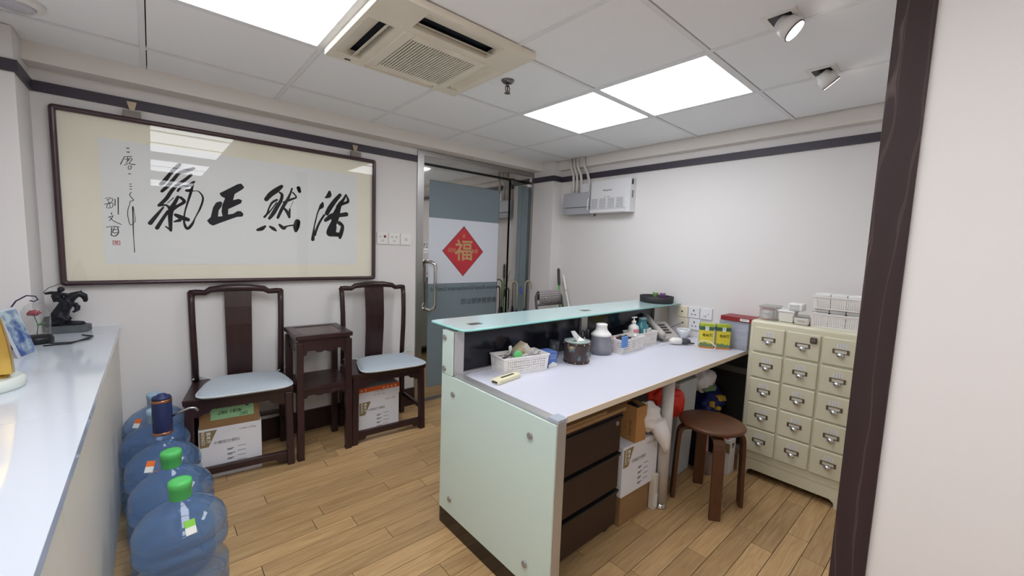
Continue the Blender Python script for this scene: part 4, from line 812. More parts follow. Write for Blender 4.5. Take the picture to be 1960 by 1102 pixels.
# ---------------------------------------------------------------- medicine drawer cabinet
cream_m = mat('cream_enamel', (214, 210, 184), .32, spec=.45, coat=.15); KX, KY0, KY1, KZ = 2.76, .345, .892, .982
KC = ((KX+XB)/2, (KY0+KY1)/2, 0)
cab = thing('drawer_cabinet', 'cream medicine cabinet with fifteen small labelled drawers', 'cabinet', KC)
g = G(KC); g.box(KX+.008, XB-.005, KY0, KY1, .1, KZ); g.obj('body', cream_m, cab, bev=.018, seg=4)
g = G(KC); g.prism([(KY0, .11), (KY0, 0), (KY0+.05, 0), (KY0+.055, .03), (KY0+.075, .045), (KY1-.075, .045), (KY1-.055, .03), (KY1-.05, 0), (KY1, 0), (KY1, .11)], 'x', KX+.01, KX+.03); g.obj('base_skirt', cream_m, cab)
g = G(KC); g.box(KX+.03, XB-.01, KY0, KY0+.015, 0, .11); g.box(KX+.03, XB-.01, KY1-.015, KY1, 0, .11); g.obj('base_side', cream_m, cab)
hold_m = mat('antique_bronze', (112, 100, 90), .4, metal=.6); pull_m = mat('nickel_pull', (214, 216, 220), .2, metal=.9); slip_m = mat('paper_slip', (206, 202, 184), .8); tag_m = mat('drawer_sticker', (226, 226, 222), .7)
cols = [(.702, .863), (.530, .691), (.358, .519)]; rowz = [(.793, .945), (.636, .782), (.478, .625), (.321, .467), (.163, .31)]
proto = {}
def part_copy(key, build, parent, loc):
    if key not in proto: proto[key] = build(); o = proto[key]; o.parent = parent
    else: o = proto[key].copy(); COL.objects.link(o); o.parent = parent
    o.location = loc; return o
def b_drawer():
    return G().box(-.004, .012, -.0805, .0805, -.0745, .0745).obj('drawer', cream_m, None, bev=.006, seg=3)
def b_holder():
    g = G(); w_, h_ = .036, .0125
    g.box(-.003, 0, -w_, w_, h_-.004, h_); g.box(-.003, 0, -w_, w_, -h_, -h_+.004); g.box(-.003, 0, -w_, -w_+.01, -h_+.004, h_-.004); g.box(-.003, 0, w_-.01, w_, -h_+.004, h_-.004); return g.obj('label_holder', hold_m)
def b_slip(): return G().box(-.001, 0, -.026, .026, -.0085, .0085).obj('label_slip', slip_m)
def b_pull():
    g = G(); rings = []
    for i in range(7):
        a = math.pi*i/12; rings.append([(-.014*math.cos(a)+.0, .017*math.cos(2*math.pi*k/14+math.pi/2)*math.cos(a*.2), -.014*math.sin(a)) for k in range(14)])
    g = G(); g.sphere((0, 0, 0), (.015, .019, .0145), 14, 8); return g.obj('pull', pull_m)
def b_sticker():
    return G().box(-.0008, 0, -.021, .021, -.013, .013).obj('sticker', tag_m)
def b_lines():
    g = G()
    for a in (-.012, 0, .012):
        for b in range(5): g.box(-.0013, -.0008, a-.004, a+.004, -.011+b*.005, -.0085+b*.005)
    return g.obj('sticker_writing', mat('faint_writing', (186, 184, 186), .8))
for ci, (a, b) in enumerate(cols):
    for ri, (z0, z1) in enumerate(rowz):
        yc, zc = (a+b)/2, (z0+z1)/2
        d = part_copy('drawer', b_drawer, cab, (KX-KC[0], yc-KC[1], zc))
        part_copy('holder', b_holder, d, (-.004, 0, .006)); part_copy('slip', b_slip, d, (-.004, 0, .006)); part_copy('pull', b_pull, d, (-.006, 0, -.014))
        if (ci, ri) not in ((1, 0),):
            part_copy('sticker', b_sticker, d, (-.004, -.003+.003*((ri*7+ci*3) % 3), .036)); part_copy('lines', b_lines, d, (-.004, -.003+.003*((ri*7+ci*3) % 3), .036))
lk = G(KC); lk.box(KX-.016, KX-.004, .545, .578, .895, .93); lk.obj('lock', mat('lock_bronze', (96, 84, 78), .35, metal=.5), cab, bev=.006); G(KC).box(KX-.018, KX-.016, .552, .571, .908, .918).obj('lock_plate', mat('lock_plate', (140, 126, 118), .3, metal=.5), cab)

# ---------------------------------------------------------------- on the cabinet
bask_m = mat('white_basket', (238, 234, 230), .42)
def basket(label, loc, rz, w, d, h, nu, nv, nd, group='white perforated baskets', slots=False, taper=.94):
    """Perforated plastic basket; w along local x, d along local y."""
    t = thing('basket', label, 'basket', loc, rz, group); a, b = w/2, d/2; ta, tb_ = a*taper, b*taper; g = G()
    hu, hv = (.8, .3) if slots else (.5, .55)
    m_ = .14; zb, zt = h*.12, h*.86
    def wall(p0, p1, q0, q1, n):   # bottom p0-p1, top q0-q1
        p0, p1, q0, q1 = map(Vector, (p0, p1, q0, q1))
        def P(u, v): return (p0.lerp(p1, u)).lerp(q0.lerp(q1, u), v)
        us = [0, m_*.5]+[m_*.5+(1-m_)*(i+f)/n for i in range(n) for f in (.5-hu/2, .5+hu/2)]+[1-m_*.5, 1]; vs_ = [0, .1]+[.1+.72*(j+f)/nv for j in range(nv) for f in (.5-hv/2, .5+hv/2)]+[.84, 1]
        N_ = len(us); ff = [(j*N_+i, j*N_+i+1, (j+1)*N_+i+1, (j+1)*N_+i) for j in range(len(vs_)-1) for i in range(N_-1) if not (2 <= i < N_-3 and i % 2 == 0 and 2 <= j < len(vs_)-3 and j % 2 == 0)]
        g.add([P(u, v) for v in vs_ for u in us], ff)
    wall((-ta, -tb_, 0), (ta, -tb_, 0), (-a, -b, h), (a, -b, h), nu); wall((ta, tb_, 0), (-ta, tb_, 0), (a, b, h), (-a, b, h), nu)
    wall((ta, -tb_, 0), (ta, tb_, 0), (a, -b, h), (a, b, h), nd); wall((-ta, tb_, 0), (-ta, -tb_, 0), (-a, b, h), (-a, -b, h), nd)
    g.obj('walls', bask_m, t, solid=.0016)
    G().box(-ta, ta, -tb_, tb_, 0, .002).obj('bottom', bask_m, t)
    r = G(); e = .004; r.box(-a-e, a+e, -b-e, -b+.001, h-.006, h+.002); r.box(-a-e, a+e, b-.001, b+e, h-.006, h+.002); r.box(-a-e, -a+.001, -b, b, h-.006, h+.002); r.box(a-.001, a+e, -b, b, h-.006, h+.002); r.obj('rim', bask_m, t, bev=.001)
    return t
KT = KZ+.0005; RQ = -math.pi/2
basket('white perforated basket under another basket, on the drawer cabinet', (2.9, .487, KT), RQ, .235, .17, .078, 20, 6, 10)
basket('white perforated basket stacked on another one, above the drawer cabinet', (2.905, .483, KT+.104), RQ, .235, .17, .07, 20, 6, 10)
tubm = mat('white_tub', (240, 240, 238), .3)
for z, n0, lab in ((KT+.003, 3, 'white square tub standing inside the lower perforated basket'), (KT+.107, 3, 'white square tub standing inside the upper perforated basket')):
    for k in range(n0):
        c = (2.9, .56-k*.074, z); t = thing('tub', lab, 'tub', c, group='white tubs in the cabinet baskets'); hh = .099 if z < KT+.05 else .083
        G().box(-.055, .055, -.034, .034, 0, hh-.018).obj('body', tubm, t, bev=.006); G().box(-.057, .057, -.0355, .0355, hh-.018, hh).obj('lid', tubm, t, bev=.004)
clearp = clear_mat('clear_plastic', (236, 236, 236), (226, 226, 224), .3, rough=.08)
cl = thing('clear_box', 'clear plastic box holding a pink rimmed jar, on the drawer cabinet', 'container', (2.88, .822, KT)); G().box(-.06, .06, -.045, .045, 0, .075).obj('body', clearp, cl, bev=.008); G().box(-.063, .063, -.048, .048, .0752, .088).obj('lid', clearp, cl, bev=.004)
jr = thing('jar', 'small white jar with pink rims inside a clear box', 'jar', (2.855, .825, KT+.002)); G().lathe([(.03, 0), (.032, .004), (.032, .062), (.028, .066)], n=24).obj('body', tubm, jr)
for z in (.002, .06): G().lathe([(.0325, z), (.0335, z+.002), (.0335, z+.005), (.0325, z+.007)], n=24).obj('rim', mat('pink_rim', (222, 150, 140), .4), jr)
text('枸杞', .012, print_m, jr, (-.0335, 0, .034), (0, -1, 0), (0, 0, 1))
c2 = thing('clear_tub', 'frosted square tub beside the jar, on the drawer cabinet', 'container', (2.875, .725, KT)); G().hexa([(-.04, -.036, 0), (.04, -.036, 0), (.04, .036, 0), (-.04, .036, 0)], [(-.046, -.042, .06), (.046, -.042, .06), (.046, .042, .06), (-.046, .042, .06)]).obj('body', mat('frosted_tub', (228, 226, 218), .3), c2, bev=.006); G().box(-.049, .049, -.045, .045, .06, .072).obj('lid', tubm, c2, bev=.004)
c3 = thing('clear_tub', 'low round cornered clear tub with embossed marks, on the drawer cabinet', 'container', (2.855, .64, KT)); G().hexa([(-.05, -.034, 0), (.05, -.034, 0), (.05, .034, 0), (-.05, .034, 0)], [(-.056, -.04, .042), (.056, -.04, .042), (.056, .04, .042), (-.056, .04, .042)]).obj('body', mat('frosted_tub2', (222, 220, 214), .25), c3, bev=.008); G().box(-.058, .058, -.042, .042, .042, .05).obj('lid', clearp, c3, bev=.003)
text('SIMPLE', .012, print_m, c3, (-.0545, 0, .022), (0, -1, 0), (0, 0, 1))
c4 = thing('label_roll', 'white labelled box lying across the tubs on the drawer cabinet', 'box', (2.87, .69, KT+.0735)); G().box(-.04, .04, -.045, .03, 0, .045).obj('body', tubm, c4, bev=.008)
g = G()
for k in range(4): g.box(-.0408, -.0402, -.03, .022, .01+k*.008, .012+k*.008)
g.obj('print', print_m, c4)
# ---------------------------------------------------------------- on the worktop
T0 = DZT+.0005
basket('white perforated basket of pens, at the open end of the worktop', (1.4, 1.504, T0), math.radians(-9.9), .27, .136, .083, 20, 5, 8)
kx = thing('tea_box', 'open beige paper box leaning in the basket of pens', 'box', (1.425, 1.522, T0+.05), math.radians(-15))
bm_ = mat('beige_card', (200, 186, 156), .7, var=(14, .08))
v = Vector((.78, 0, .62)); w_ = Vector((-.62, 0, .78)); o_ = Vector((-.03, -.03, -.02)); dpt = Vector((0, .07, 0)); L_, H_ = .1, .055
G().hexa([o_, o_+v*L_, o_+v*L_+dpt, o_+dpt], [o_+w_*H_, o_+v*L_+w_*H_, o_+v*L_+w_*H_+dpt, o_+w_*H_+dpt]).obj('body', bm_, kx, bev=.002)
q_ = o_+v*(L_*.75); G().hexa([q_+Vector((0, -.001, 0)), q_+v*(L_*.26)+Vector((0, -.001, 0)), q_+v*(L_*.26), q_], [q_+w_*H_+Vector((0, -.001, 0)), q_+v*(L_*.26)+w_*H_+Vector((0, -.001, 0)), q_+v*(L_*.26)+w_*H_, q_+w_*H_]).obj('torn_end', mat('pale_inside', (214, 206, 196), .8), kx)
text('TEA', .022, mat('brown_letters', (120, 104, 70), .7), kx, o_+v*.045+w_*.03+Vector((0, -.0015, 0)), v, w_)
nz = thing('spray_bottle', 'small white nozzle bottle upright in the basket of pens', 'bottle', (1.36, 1.535, T0+.004)); G().lathe([(.013, 0), (.014, .004), (.014, .07), (.006, .082), (.006, .09), (.009, .092), (.009, .112), (.004, .118)], n=18).obj('body', white_m, nz)
grn = mat('green_lid', (120, 214, 130), .4)
gl_ = thing('marker_tube', 'tube with a bright green round lid lying in the basket of pens', 'tube', (1.352, 1.462, T0+.088), math.radians(-14)); G().tube([(0, .0, 0), (0, .016, .0)], .022, 24).obj('lid', grn, gl_); G().tube([(0, .016, 0), (0, .08, -.012)], .016, 16).obj('barrel', mat('grey_barrel', (120, 120, 124), .4), gl_)
for k, (x, y, a, c, lab) in enumerate(((1.43, 1.5, -6, (226, 226, 232), 'long white pen lying across the basket of pens'), (1.45, 1.49, 6, (206, 206, 214), 'pale grey pen lying across the basket of pens'), (1.34, 1.51, 16, (70, 66, 74), 'dark pen in the basket beside the green lid'))):
    t = thing('pen', lab, 'pen', (x, y, T0+.066+.006*k), math.radians(a)); pm_ = mat('pen_%d' % k, c, .35); G().tube([(-.08, 0, 0), (.05, 0, .006)], .005, 10).obj('barrel', pm_, t); G().tube([(.05, 0, .006), (.085, 0, .008)], .0056, 10).obj('cap', pm_, t)
dv = thing('cutter', 'cream plastic tape cutter lying in front of the basket of pens', 'cutter', (1.232, 1.408, T0), math.radians(9))
G().prism([(-.085, -.02), (-.08, -.026), (.075, -.022), (.085, -.012), (.085, .016), (.076, .024), (-.08, .026), (-.085, .02)], 'z', 0, .02).obj('body', mat('cream_plastic', (226, 220, 186), .4), dv, bev=.004)
G().box(-.0865, -.084, -.016, .016, .006, .014).obj('slot', black_m, dv); G().box(-.04, .05, -.006, .008, .02, .0206).obj('print', mat('black_print', (60, 60, 50), .7), dv)
bb = thing('medicine_box', 'small blue printed box standing at the end of the pen basket', 'box', (1.575, 1.468, T0), math.radians(-9)); G().box(-.028, .028, -.04, .045, 0, .082).obj('body', mat('blue_box', (82, 110, 176), .4), bb, bev=.0015)
G().prism([(-.028, .0), (.028, .0), (.028, .018), (.0, .03), (-.028, .014)], 'y', -.0408, -.0402).obj('white_print', stick_m, bb); g = G()
for k in range(3): g.box(-.02, .02, -.0408, -.0402, .046+k*.009, .049+k*.009)
g.obj('printed_lines', mat('pale_blue_print', (150, 172, 216), .5), bb)
# map canister of tissues
def map_mat():
    m = bpy.data.materials.new('old_map_print'); m.use_nodes = True; nt = m.node_tree; N = nt.nodes; b = N['Principled BSDF']; tc = N.new('ShaderNodeTexCoord')
    n = N.new('ShaderNodeTexNoise'); n.inputs['Scale'].default_value = 14; n.inputs['Detail'].default_value = 5; cr = N.new('ShaderNodeValToRGB'); e = cr.color_ramp.elements
    e[0].position = 0; e[0].color = lin((66, 54, 54)); e[1].position = 1; e[1].color = lin((204, 170, 120))
    for p, c in ((.53, (68, 56, 56)), (.56, (88, 112, 114)), (.6, (104, 136, 136)), (.615, (120, 90, 60)), (.65, (196, 156, 100))): q = e.new(p); q.color = lin(c)
    nt.links.new(tc.outputs['Object'], n.inputs['Vector']); nt.links.new(n.outputs[0], cr.inputs[0]); nt.links.new(cr.outputs[0], b.inputs['Base Color']); b.inputs['Roughness'].default_value = .3; return m
mapm = map_mat(); ctrim = mat('canister_trim', (58, 42, 42), .4)
tc_ = thing('tissue_canister', 'round tissue canister printed with an old map, on the worktop', 'tissue box', (1.768, 1.435, T0))
G().lathe([(.07, .003), (.071, .006), (.071, .108), (.07, .11)], n=40).obj('body', mapm, tc_)
for z in (.0, .1): G().lathe([(.072, z), (.0735, z+.002), (.0735, z+.012), (.072, z+.014)], n=40).obj('band', ctrim, tc_)
G().lathe([(.0725, .1145), (.0715, .12), (.02, .121), (.018, .119)], n=40).obj('lid', mat('map_lid', (150, 166, 160), .35, var=(30, .2)), tc_)
first = None
for z in (.007, .107):
    for k in range(10):
        a = 2*math.pi*k/10
        if first is None: first = G().sphere((0, 0, 0), .0032, 8, 6).obj('stud', mat('brass_stud', (226, 206, 170), .25, metal=.8), tc_); o = first
        else: o = first.copy(); COL.objects.link(o)
        o.location = (.0738*math.cos(a), .0738*math.sin(a), z)
ts = G((1.753, 1.428, T0+.12)); ts.add([(1.743, 1.413, T0+.119), (1.798, 1.403, T0+.119), (1.785, 1.433, T0+.14), (1.722, 1.418, T0+.182), (1.716, 1.44, T0+.176), (1.758, 1.443, T0+.119)], [(0, 1, 2, 3), (3, 2, 4), (2, 1, 5, 4), (0, 3, 4, 5)])
tag(ts.obj('tissue', white_m, solid=.001), 'white tissue sticking out of the map printed canister', 'tissue')
mg = thing('pencil_cup', 'map printed cup behind the tissue canister', 'cup', (1.895, 1.475, T0)); G().lathe([(.034, 0), (.036, .004), (.036, .1), (.034, .1), (.033, .01)], n=28, cap=True).obj('body', mapm, mg)
for k, (dx, dy) in enumerate(((-.012, .0), (.008, -.008), (.012, .012))):
    t = thing('scissors' if k == 0 else 'pen', ('black handled scissors standing in the map printed cup', 'black marker standing upright in the map printed cup', 'dark grey pen standing upright in the map printed cup')[k], 'scissors' if k == 0 else 'pen', (1.895+dx, 1.475+dy, T0+.012))
    if k == 0:
        for s in (-1, 1): G().tube([(s*.004+.013*s+.013*math.cos(a), 0, .125+.024*math.sin(a)) for a in [2*math.pi*i/14 for i in range(14)]], .0035, 6, closed=True).obj('handle', black_m, t)
        G().box(-.005, .005, -.0015, .0015, 0, .105).obj('blade', steel_m, t)
    else: G().tube([(0, 0, 0), (.002*k, 0, .1)], .005, 10).obj('barrel', black_m, t); G().tube([(.002*k, 0, .1), (.003*k, 0, .15)], .0056, 10).obj('cap', mat('pen_cap', (50, 50, 54), .35), t)
cl_ = thing('clear_cup_chopper', 'white topped chopper with a smoky clear bowl, on the worktop', 'chopper', (2.045, 1.475, T0)); smoky = clear_mat('smoky_bowl', (232, 234, 240), (216, 218, 228), .55, rough=.06)
G().lathe([(.06, .0), (.068, .004), (.072, .03), (.062, .055), (.057, .1), (.057, .108)], n=36).obj('bowl', smoky, cl_); G().lathe([(.061, .0012), (.058, .003), (.004, .0035)], n=30).obj('base_ring', black_m, cl_)
G().lathe([(.058, .1085), (.062, .112), (.062, .118), (.05, .13), (.036, .145), (.032, .165), (.035, .178), (.03, .182)], n=36).obj('motor_top', white_m, cl_); G().cyl((0, 0, .006), (0, 0, .108), .008).obj('shaft', mat('cream_shaft', (230, 224, 204), .4), cl_)
tag(G((2.142, 1.47, T0)).box(2.108, 2.168, 1.363, 1.374, T0+.042, T0+.112).obj('cloth', mat('blue_cloth', (106, 150, 212), .95, bump=(260, .8)), bev=.005), 'blue cloth draped over the rim of a white slotted basket', 'cloth')
basket('white slotted basket with a blue cloth on its rim, on the worktop', (2.252, 1.435, T0), math.radians(1), .256, .115, .085, 3, 5, 6, 'white slotted baskets', slots=True)
basket('white slotted basket of cotton packets beside the telephone', (2.49, 1.475, T0), math.radians(-2), .21, .13, .09, 3, 5, 4, 'white slotted baskets', slots=True)
t = thing('make_up_pouch', 'black cloth pouch inside the basket with the blue cloth', 'pouch', (2.24, 1.44, T0+.003)); G().blob((0, 0, .05), (.08, .04, .042), 61, .2, flatten=.0).obj('pouch', mat('black_cloth', (40, 32, 34), .8), t)
t = thing('lotion_tube', 'pink tipped tube inside the basket with the blue cloth', 'tube', (2.145, 1.445, T0+.003)); G().lathe([(.016, 0), (.016, .06), (.008, .075), (.006, .092)], n=16).obj('tube', mat('pink_tube', (232, 182, 182), .4), t)
t = thing('cap_bottle', 'small white capped bottle in the basket with the blue cloth', 'bottle', (2.335, 1.42, T0+.003)); G().lathe([(.014, 0), (.014, .06), (.009, .068)], n=16).obj('body', mat('grey_bottle', (180, 178, 176), .4), t); G().sphere((0, 0, .078), .013).obj('cap', white_m, t)
pb = thing('pump_bottle', 'white pump bottle with a pink label behind the slotted baskets', 'bottle', (2.452, 1.557, T0))
pb.location = (2.44, 1.5, T0+.003)
G().lathe([(.03, 0), (.036, .004), (.036, .105), (.031, .122), (.015, .134), (.013, .14), (.015, .142), (.015, .156), (.006, .158), (.005, .176), (.004, .176)], n=28).obj('body', white_m, pb)
g = G(); g.box(-.022, .03, -.007, .007, .176, .184); g.obj('pump_head', white_m, pb, bev=.002)
g = G(); n0 = 8; g.ring([[(.0366*math.cos(a), .0366*math.sin(a), z) for z in (.04, .105)]+[(.0372*math.cos(a), .0372*math.sin(a), z) for z in (.105, .04)] for a in [math.radians(215+i*8) for i in range(9)]]); g.obj('label', mat('pink_label', (206, 120, 132), .5), pb)
tl = thing('glass_jar', 'teal glass jar in a clear bag inside the basket by the telephone', 'jar', (2.535, 1.492, T0+.003)); G().lathe([(.036, 0), (.042, .01), (.045, .09), (.04, .122), (.027, .138), (.027, .155), (.022, .157)], n=28).obj('jar', clear_mat('teal_glass', (170, 226, 232), (120, 206, 218), .5, rough=.05), tl)
G().lathe([(.029, .1575), (.029, .17), (.022, .172)], n=24).obj('lid', mat('grey_teal_lid', (110, 140, 146), .4), tl)
for k, (x, y, a) in enumerate(((2.5, 1.445, 10), (2.53, 1.438, -8), (2.56, 1.44, 14), (2.58, 1.455, -14))):
    t = thing('cotton_packet', 'thin white cotton packet standing in the basket by the telephone', 'packet', (x, y, T0+.004), math.radians(a), 'cotton packets in the basket'); G().hexa([(-.012, -.003, 0), (.012, -.003, 0), (.012, .003, 0), (-.012, .003, 0)], [(-.012, .004, .1), (.012, .004, .1), (.012, .009, .1), (-.012, .009, .1)]).obj('packet', stick_m, t)
# telephone
ph_m = mat('grey_phone', (178, 172, 166), .45); ph = thing('telephone', 'grey desk telephone with handset resting on its sloped base', 'telephone', (2.785, 1.478, T0), math.radians(-20))
G().prism([(-.1, 0), (.1, 0), (.1, .02), (-.085, .115), (-.1, .11)], 'x', -.075, .075)
g = G(); g.prism([(-.09, .0), (.085, .0), (.085, .105), (.07, .115), (-.09, .022)], 'x', -.06, .09); g.obj('base', ph_m, ph, bev=.005)
g = G(); g.tube([(-.083, -.118, .04), (-.083, -.1, .05), (-.083, -.06, .075), (-.083, .0, .108), (-.083, .055, .138), (-.083, .085, .15), (-.083, .1, .15)], [.015, .028, .024, .02, .024, .029, .015], 14); g.obj('handset', ph_m, ph)
g = G()
for i in range(3):
    for j in range(4): y_ = -.05+j*.024; g.box(-.03+i*.028, -.012+i*.028, y_, y_+.014, .022+(y_+.09)*.58+.004, .022+(y_+.09)*.58+.014)
g.obj('keypad', mat('dark_keys', (90, 88, 86), .5), ph)
cp = thing('tea_bowl', 'white porcelain cup with dark tea, beside the telephone', 'cup', (2.995, 1.418, T0)); G().lathe([(.028, 0), (.03, .004), (.045, .03), (.053, .062), (.05, .062), (.042, .03)], n=36).obj('bowl', mat('porcelain', (240, 242, 246), .12, coat=.5), cp)
G().lathe([(.048, .052), (.047, .0525), (.004, .053)], n=30).obj('tea', mat('dark_tea', (46, 50, 48), .1), cp)
so = thing('blower_bulb', 'white handled device with a dark grey rubber bulb on the worktop', 'device', (2.715, 1.3, T0), math.radians(-38)); G().tube([(-.075, 0, .022), (-.05, 0, .026), (-.01, 0, .024), (.005, 0, .022)], [.014, .024, .024, .02], 16).obj('handle', white_m, so)
G().tube([(.005, 0, .022), (.02, 0, .024), (.045, 0, .024), (.062, 0, .02), (.07, 0, .012), (.1, 0, .01)], [.016, .022, .023, .016, .006, .004], 16).obj('bulb', mat('rubber_grey', (72, 72, 80), .6), so)
cbl = thing('cable', 'thin white cable curling across the worktop past the tins', 'cable', (2.7, 1.3, T0+.003))
G().tube([(-.07, .03, .02), (-.12, .06, .01), (-.17, .06, 0), (-.2, .1, 0)], .0028, 6).obj('cord', white_m, cbl)
G().tube([(.08, -.05, .0), (.07, -.09, 0), (.03, -.12, 0), (.0, -.17, 0), (.03, -.22, .0), (.065, -.215, .02), (.055, -.18, .05), (.025, -.145, .055), (.0, -.12, .03)], .0028, 6).obj('cord', white_m, cbl)
# tea tins
def tin(label, loc, rz, chars):
    t = thing('tea_tin', label, 'tin', loc, rz, 'yellow tea tins'); w_, d_ = .042, .027
    ym = mat('tin_yellow', (226, 210, 66), .3); gm = mat('tin_green', (64, 104, 84), .35); lm_ = mat('tin_lime', (168, 186, 56), .3); hm = mat('tin_hills', (110, 140, 96), .4); om_ = mat('tin_orange', (206, 132, 70), .4)
    G().box(-w_, w_, -d_, d_, .0, .145).obj('body', ym, t, bev=.002); G().box(-w_-.001, w_+.001, -d_-.001, d_+.001, .145, .166).obj('lid', lm_, t, bev=.003)
    G().box(-w_-.0012, w_+.0012, -d_-.0012, d_+.0012, .122, .145).obj('green_band', gm, t); G().box(-w_-.0012, w_+.0012, -d_-.0012, d_+.0012, 0, .012).obj('orange_band', om_, t)
    G().box(-.011, .011, -d_-.002, -d_-.0012, .12, .148).obj('white_mark', stick_m, t); text('C', .016, ink_m, t, (0, -d_-.0028, .137), bold=.02)
    G().prism([(-w_, .012), (w_, .012), (w_, .028), (.028, .034), (.012, .03), (-.008, .04), (-.022, .034), (-w_, .042)], 'y', -d_-.0016, -d_-.0004).obj('hills', hm, t)
    text(chars, .021, ink_m, t, (.004, -d_-.002, .088), bold=.02)
tin('yellow green tea tin nearer the telephone', (2.79, 1.163, T0), math.radians(-58), '毛尖茶'); tin('yellow green tea tin next to the acrylic document box', (2.852, 1.082, T0), math.radians(-50), '毛尖茶')
ab = thing('document_box', 'clear acrylic box of papers between the tins and the drawer cabinet', 'box', (3.0, 1.04, T0)); g = G(); g.box(-.085, .085, -.092, -.089, 0, .183); g.box(-.085, .085, .089, .092, 0, .183); g.box(-.085, -.082, -.089, .089, 0, .183); g.box(.082, .085, -.089, .089, 0, .183); g.box(-.085, .085, -.092, .092, .183, .186); g.obj('case', clear_mat('acrylic', (244, 246, 250), (236, 238, 244), .4, rough=.06), ab)
for k in range(8): G().box(-.078, .078, -.086, .086, .04+k*.017, .052+k*.017).obj('papers', mat('paper_%d' % (k % 3), ((222, 224, 232), (196, 206, 226), (232, 230, 226))[k % 3], .7), ab)
G().blob((0, 0, .02), (.07, .08, .018), 71, .15, flatten=.002).obj('bag', pb_m, ab)
rb = thing('red_box', 'flat dark red box lying on the acrylic document box', 'box', (3.0, 1.035, T0+.1865)); G().box(-.08, .08, -.112, .095, 0, .03).obj('body', mat('dark_red_box', (142, 40, 46), .4), rb, bev=.003); G().box(-.0812, -.0803, -.085, -.03, .006, .023).obj('label', stick_m, rb); text('FRAGILE', .009, print_m, rb, (-.0818, -.057, .017), (0, -1, 0), (0, 0, 1))
# black tray on the glass shelf
tr_ = thing('round_tray', 'round black tray with a little plant, on the glass shelf', 'tray', (2.952, 1.63, .9872)); G().lathe([(.118, 0), (.124, .004), (.127, .05), (.12, .05), (.117, .008), (.01, .006)], n=48).obj('tray', mat('matt_black', (44, 43, 46), .6), tr_)
pl = thing('succulent', 'tiny green and purple succulent in the round black tray', 'plant', (2.96, 1.62, .9945))
for nm, m_, dx in (('green_leaf', mat('leaf_green', (96, 132, 70), .5), .022), ('purple_leaf', mat('leaf_purple', (96, 54, 110), .5), -.03)):
    for k in range(8):
        a = 2*math.pi*k/8; G().tube([(-dx*.3, dx, .0), (-dx*.3+.012*math.cos(a), dx+.012*math.sin(a), .04), (-dx*.3+.02*math.cos(a), dx+.02*math.sin(a), .068)], [.005, .009, .002], 6).obj(nm, m_, pl)
# tumbler behind the canister
tg = thing('glass_tumbler', 'clear glass tumbler behind the tissue canister', 'glass', (1.72, 1.562, T0)); G().lathe([(.024, 0), (.026, .003), (.031, .1), (.029, .1), (.024, .006)], n=28).obj('glass', clear_mat('tumbler_glass', (232, 236, 238), (220, 224, 226), .06), tg)

# ---------------------------------------------------------------- sockets on the right wall
sk = [(1.478, .925, (232, 222, 196), 'hole', 'cream wall outlet with one dark hole under the end of the glass shelf'), (1.388, .928, (234, 234, 236), 'pins', 'upper white three pin wall socket over the worktop'), (1.296, .931, (234, 234, 236), 'knob', 'white wall plate with small knob, end of the upper row'),
      (1.467, .838, (226, 218, 200), 'hole', 'cream wall outlet with a grey cable plugged in'), (1.378, .84, (234, 234, 236), 'pins', 'lower white three pin wall socket over the worktop')]
for y, z, c, kind, lab in sk:
    t = thing('wall_socket', lab, 'socket', (XB, y, z)); G().box(-.012, 0, -.043, .043, -.042, .042).obj('plate', mat('socket_%d_%d' % (c[2], c[0]), c, .4), t, bev=.003); hm_ = mat('socket_hole', (36, 32, 32), .7)
    if kind == 'pins':
        G().box(-.0135, -.0118, -.004, .004, .01, .022).obj('hole', hm_, t)
        for s in (-1, 1): G().box(-.0135, -.0118, s*.013-.005, s*.013+.005, -.016, -.01).obj('hole', hm_, t)
    elif kind == 'hole': G().cyl((-.0145, 0, .002), (-.0115, 0, .002), .0065, n=14).obj('hole', hm_, t)
    else:
        G().cyl((-.02, .008, -.006), (-.0115, .008, -.006), .009, n=14).obj('knob', white_m, t); G().cyl((-.0145, -.018, .0), (-.0115, -.018, .0), .003, n=10).obj('hole', hm_, t)
_rot = Matrix.Rotation(math.radians(20), 3, 'Z'); _pl = Vector(ph.location)
G().tube([_rot @ (Vector(q)-_pl) for q in ((3.076, 1.467, .84), (3.04, 1.477, .832), (2.97, 1.497, .81), (2.9, 1.502, .785))], .0026, 6).obj('cord', mat('grey_cord', (96, 92, 90), .5), ph)

# ---------------------------------------------------------------- telephone exchange boxes on the right wall
gb_m = mat('grey_box_plastic', (176, 178, 184), .45); wbx_m = mat('offwhite_box', (222, 222, 224), .45)
gbx = thing('junction_cover', 'grey ridged cable cover box on the right wall', 'wall box', (XB, 2.545, 1.806)); g = G(); g.box(-.085, 0, -.16, .16, -.1, -.04); g.box(-.075, 0, -.16, .16, -.032, .1); g.box(-.06, 0, -.155, .155, -.042, -.03); g.obj('cover', gb_m, gbx, bev=.003); G().hexa([(-.09, -.16, -.035), (-.07, -.16, -.035), (-.07, .16, -.035), (-.09, .16, -.035)], [(-.0775, -.16, .085), (-.07, -.16, .085), (-.07, .16, .085), (-.0775, .16, .085)]).obj('front_lid', gb_m, gbx, bev=.002)
G().tube([(-.085, -.15, .04), (-.1, -.155, .0), (-.1, -.155, -.06), (-.085, -.15, -.08)], .005, 8).obj('cable_loop', white_m, gbx)
pbx = thing('phone_exchange', 'off-white telephone exchange box with vent slots on the right wall', 'wall box', (XB, 2.165, 1.846)); G().box(-.085, 0, -.205, .205, -.14, .145).obj('case', wbx_m, pbx, bev=.004); G().box(-.092, -.085, -.168, .2, -.105, .09).obj('front_cover', wbx_m, pbx, bev=.003); G().box(-.098, -.085, -.168, .2, -.138, -.108).obj('lower_lip', wbx_m, pbx, bev=.003)
first = None
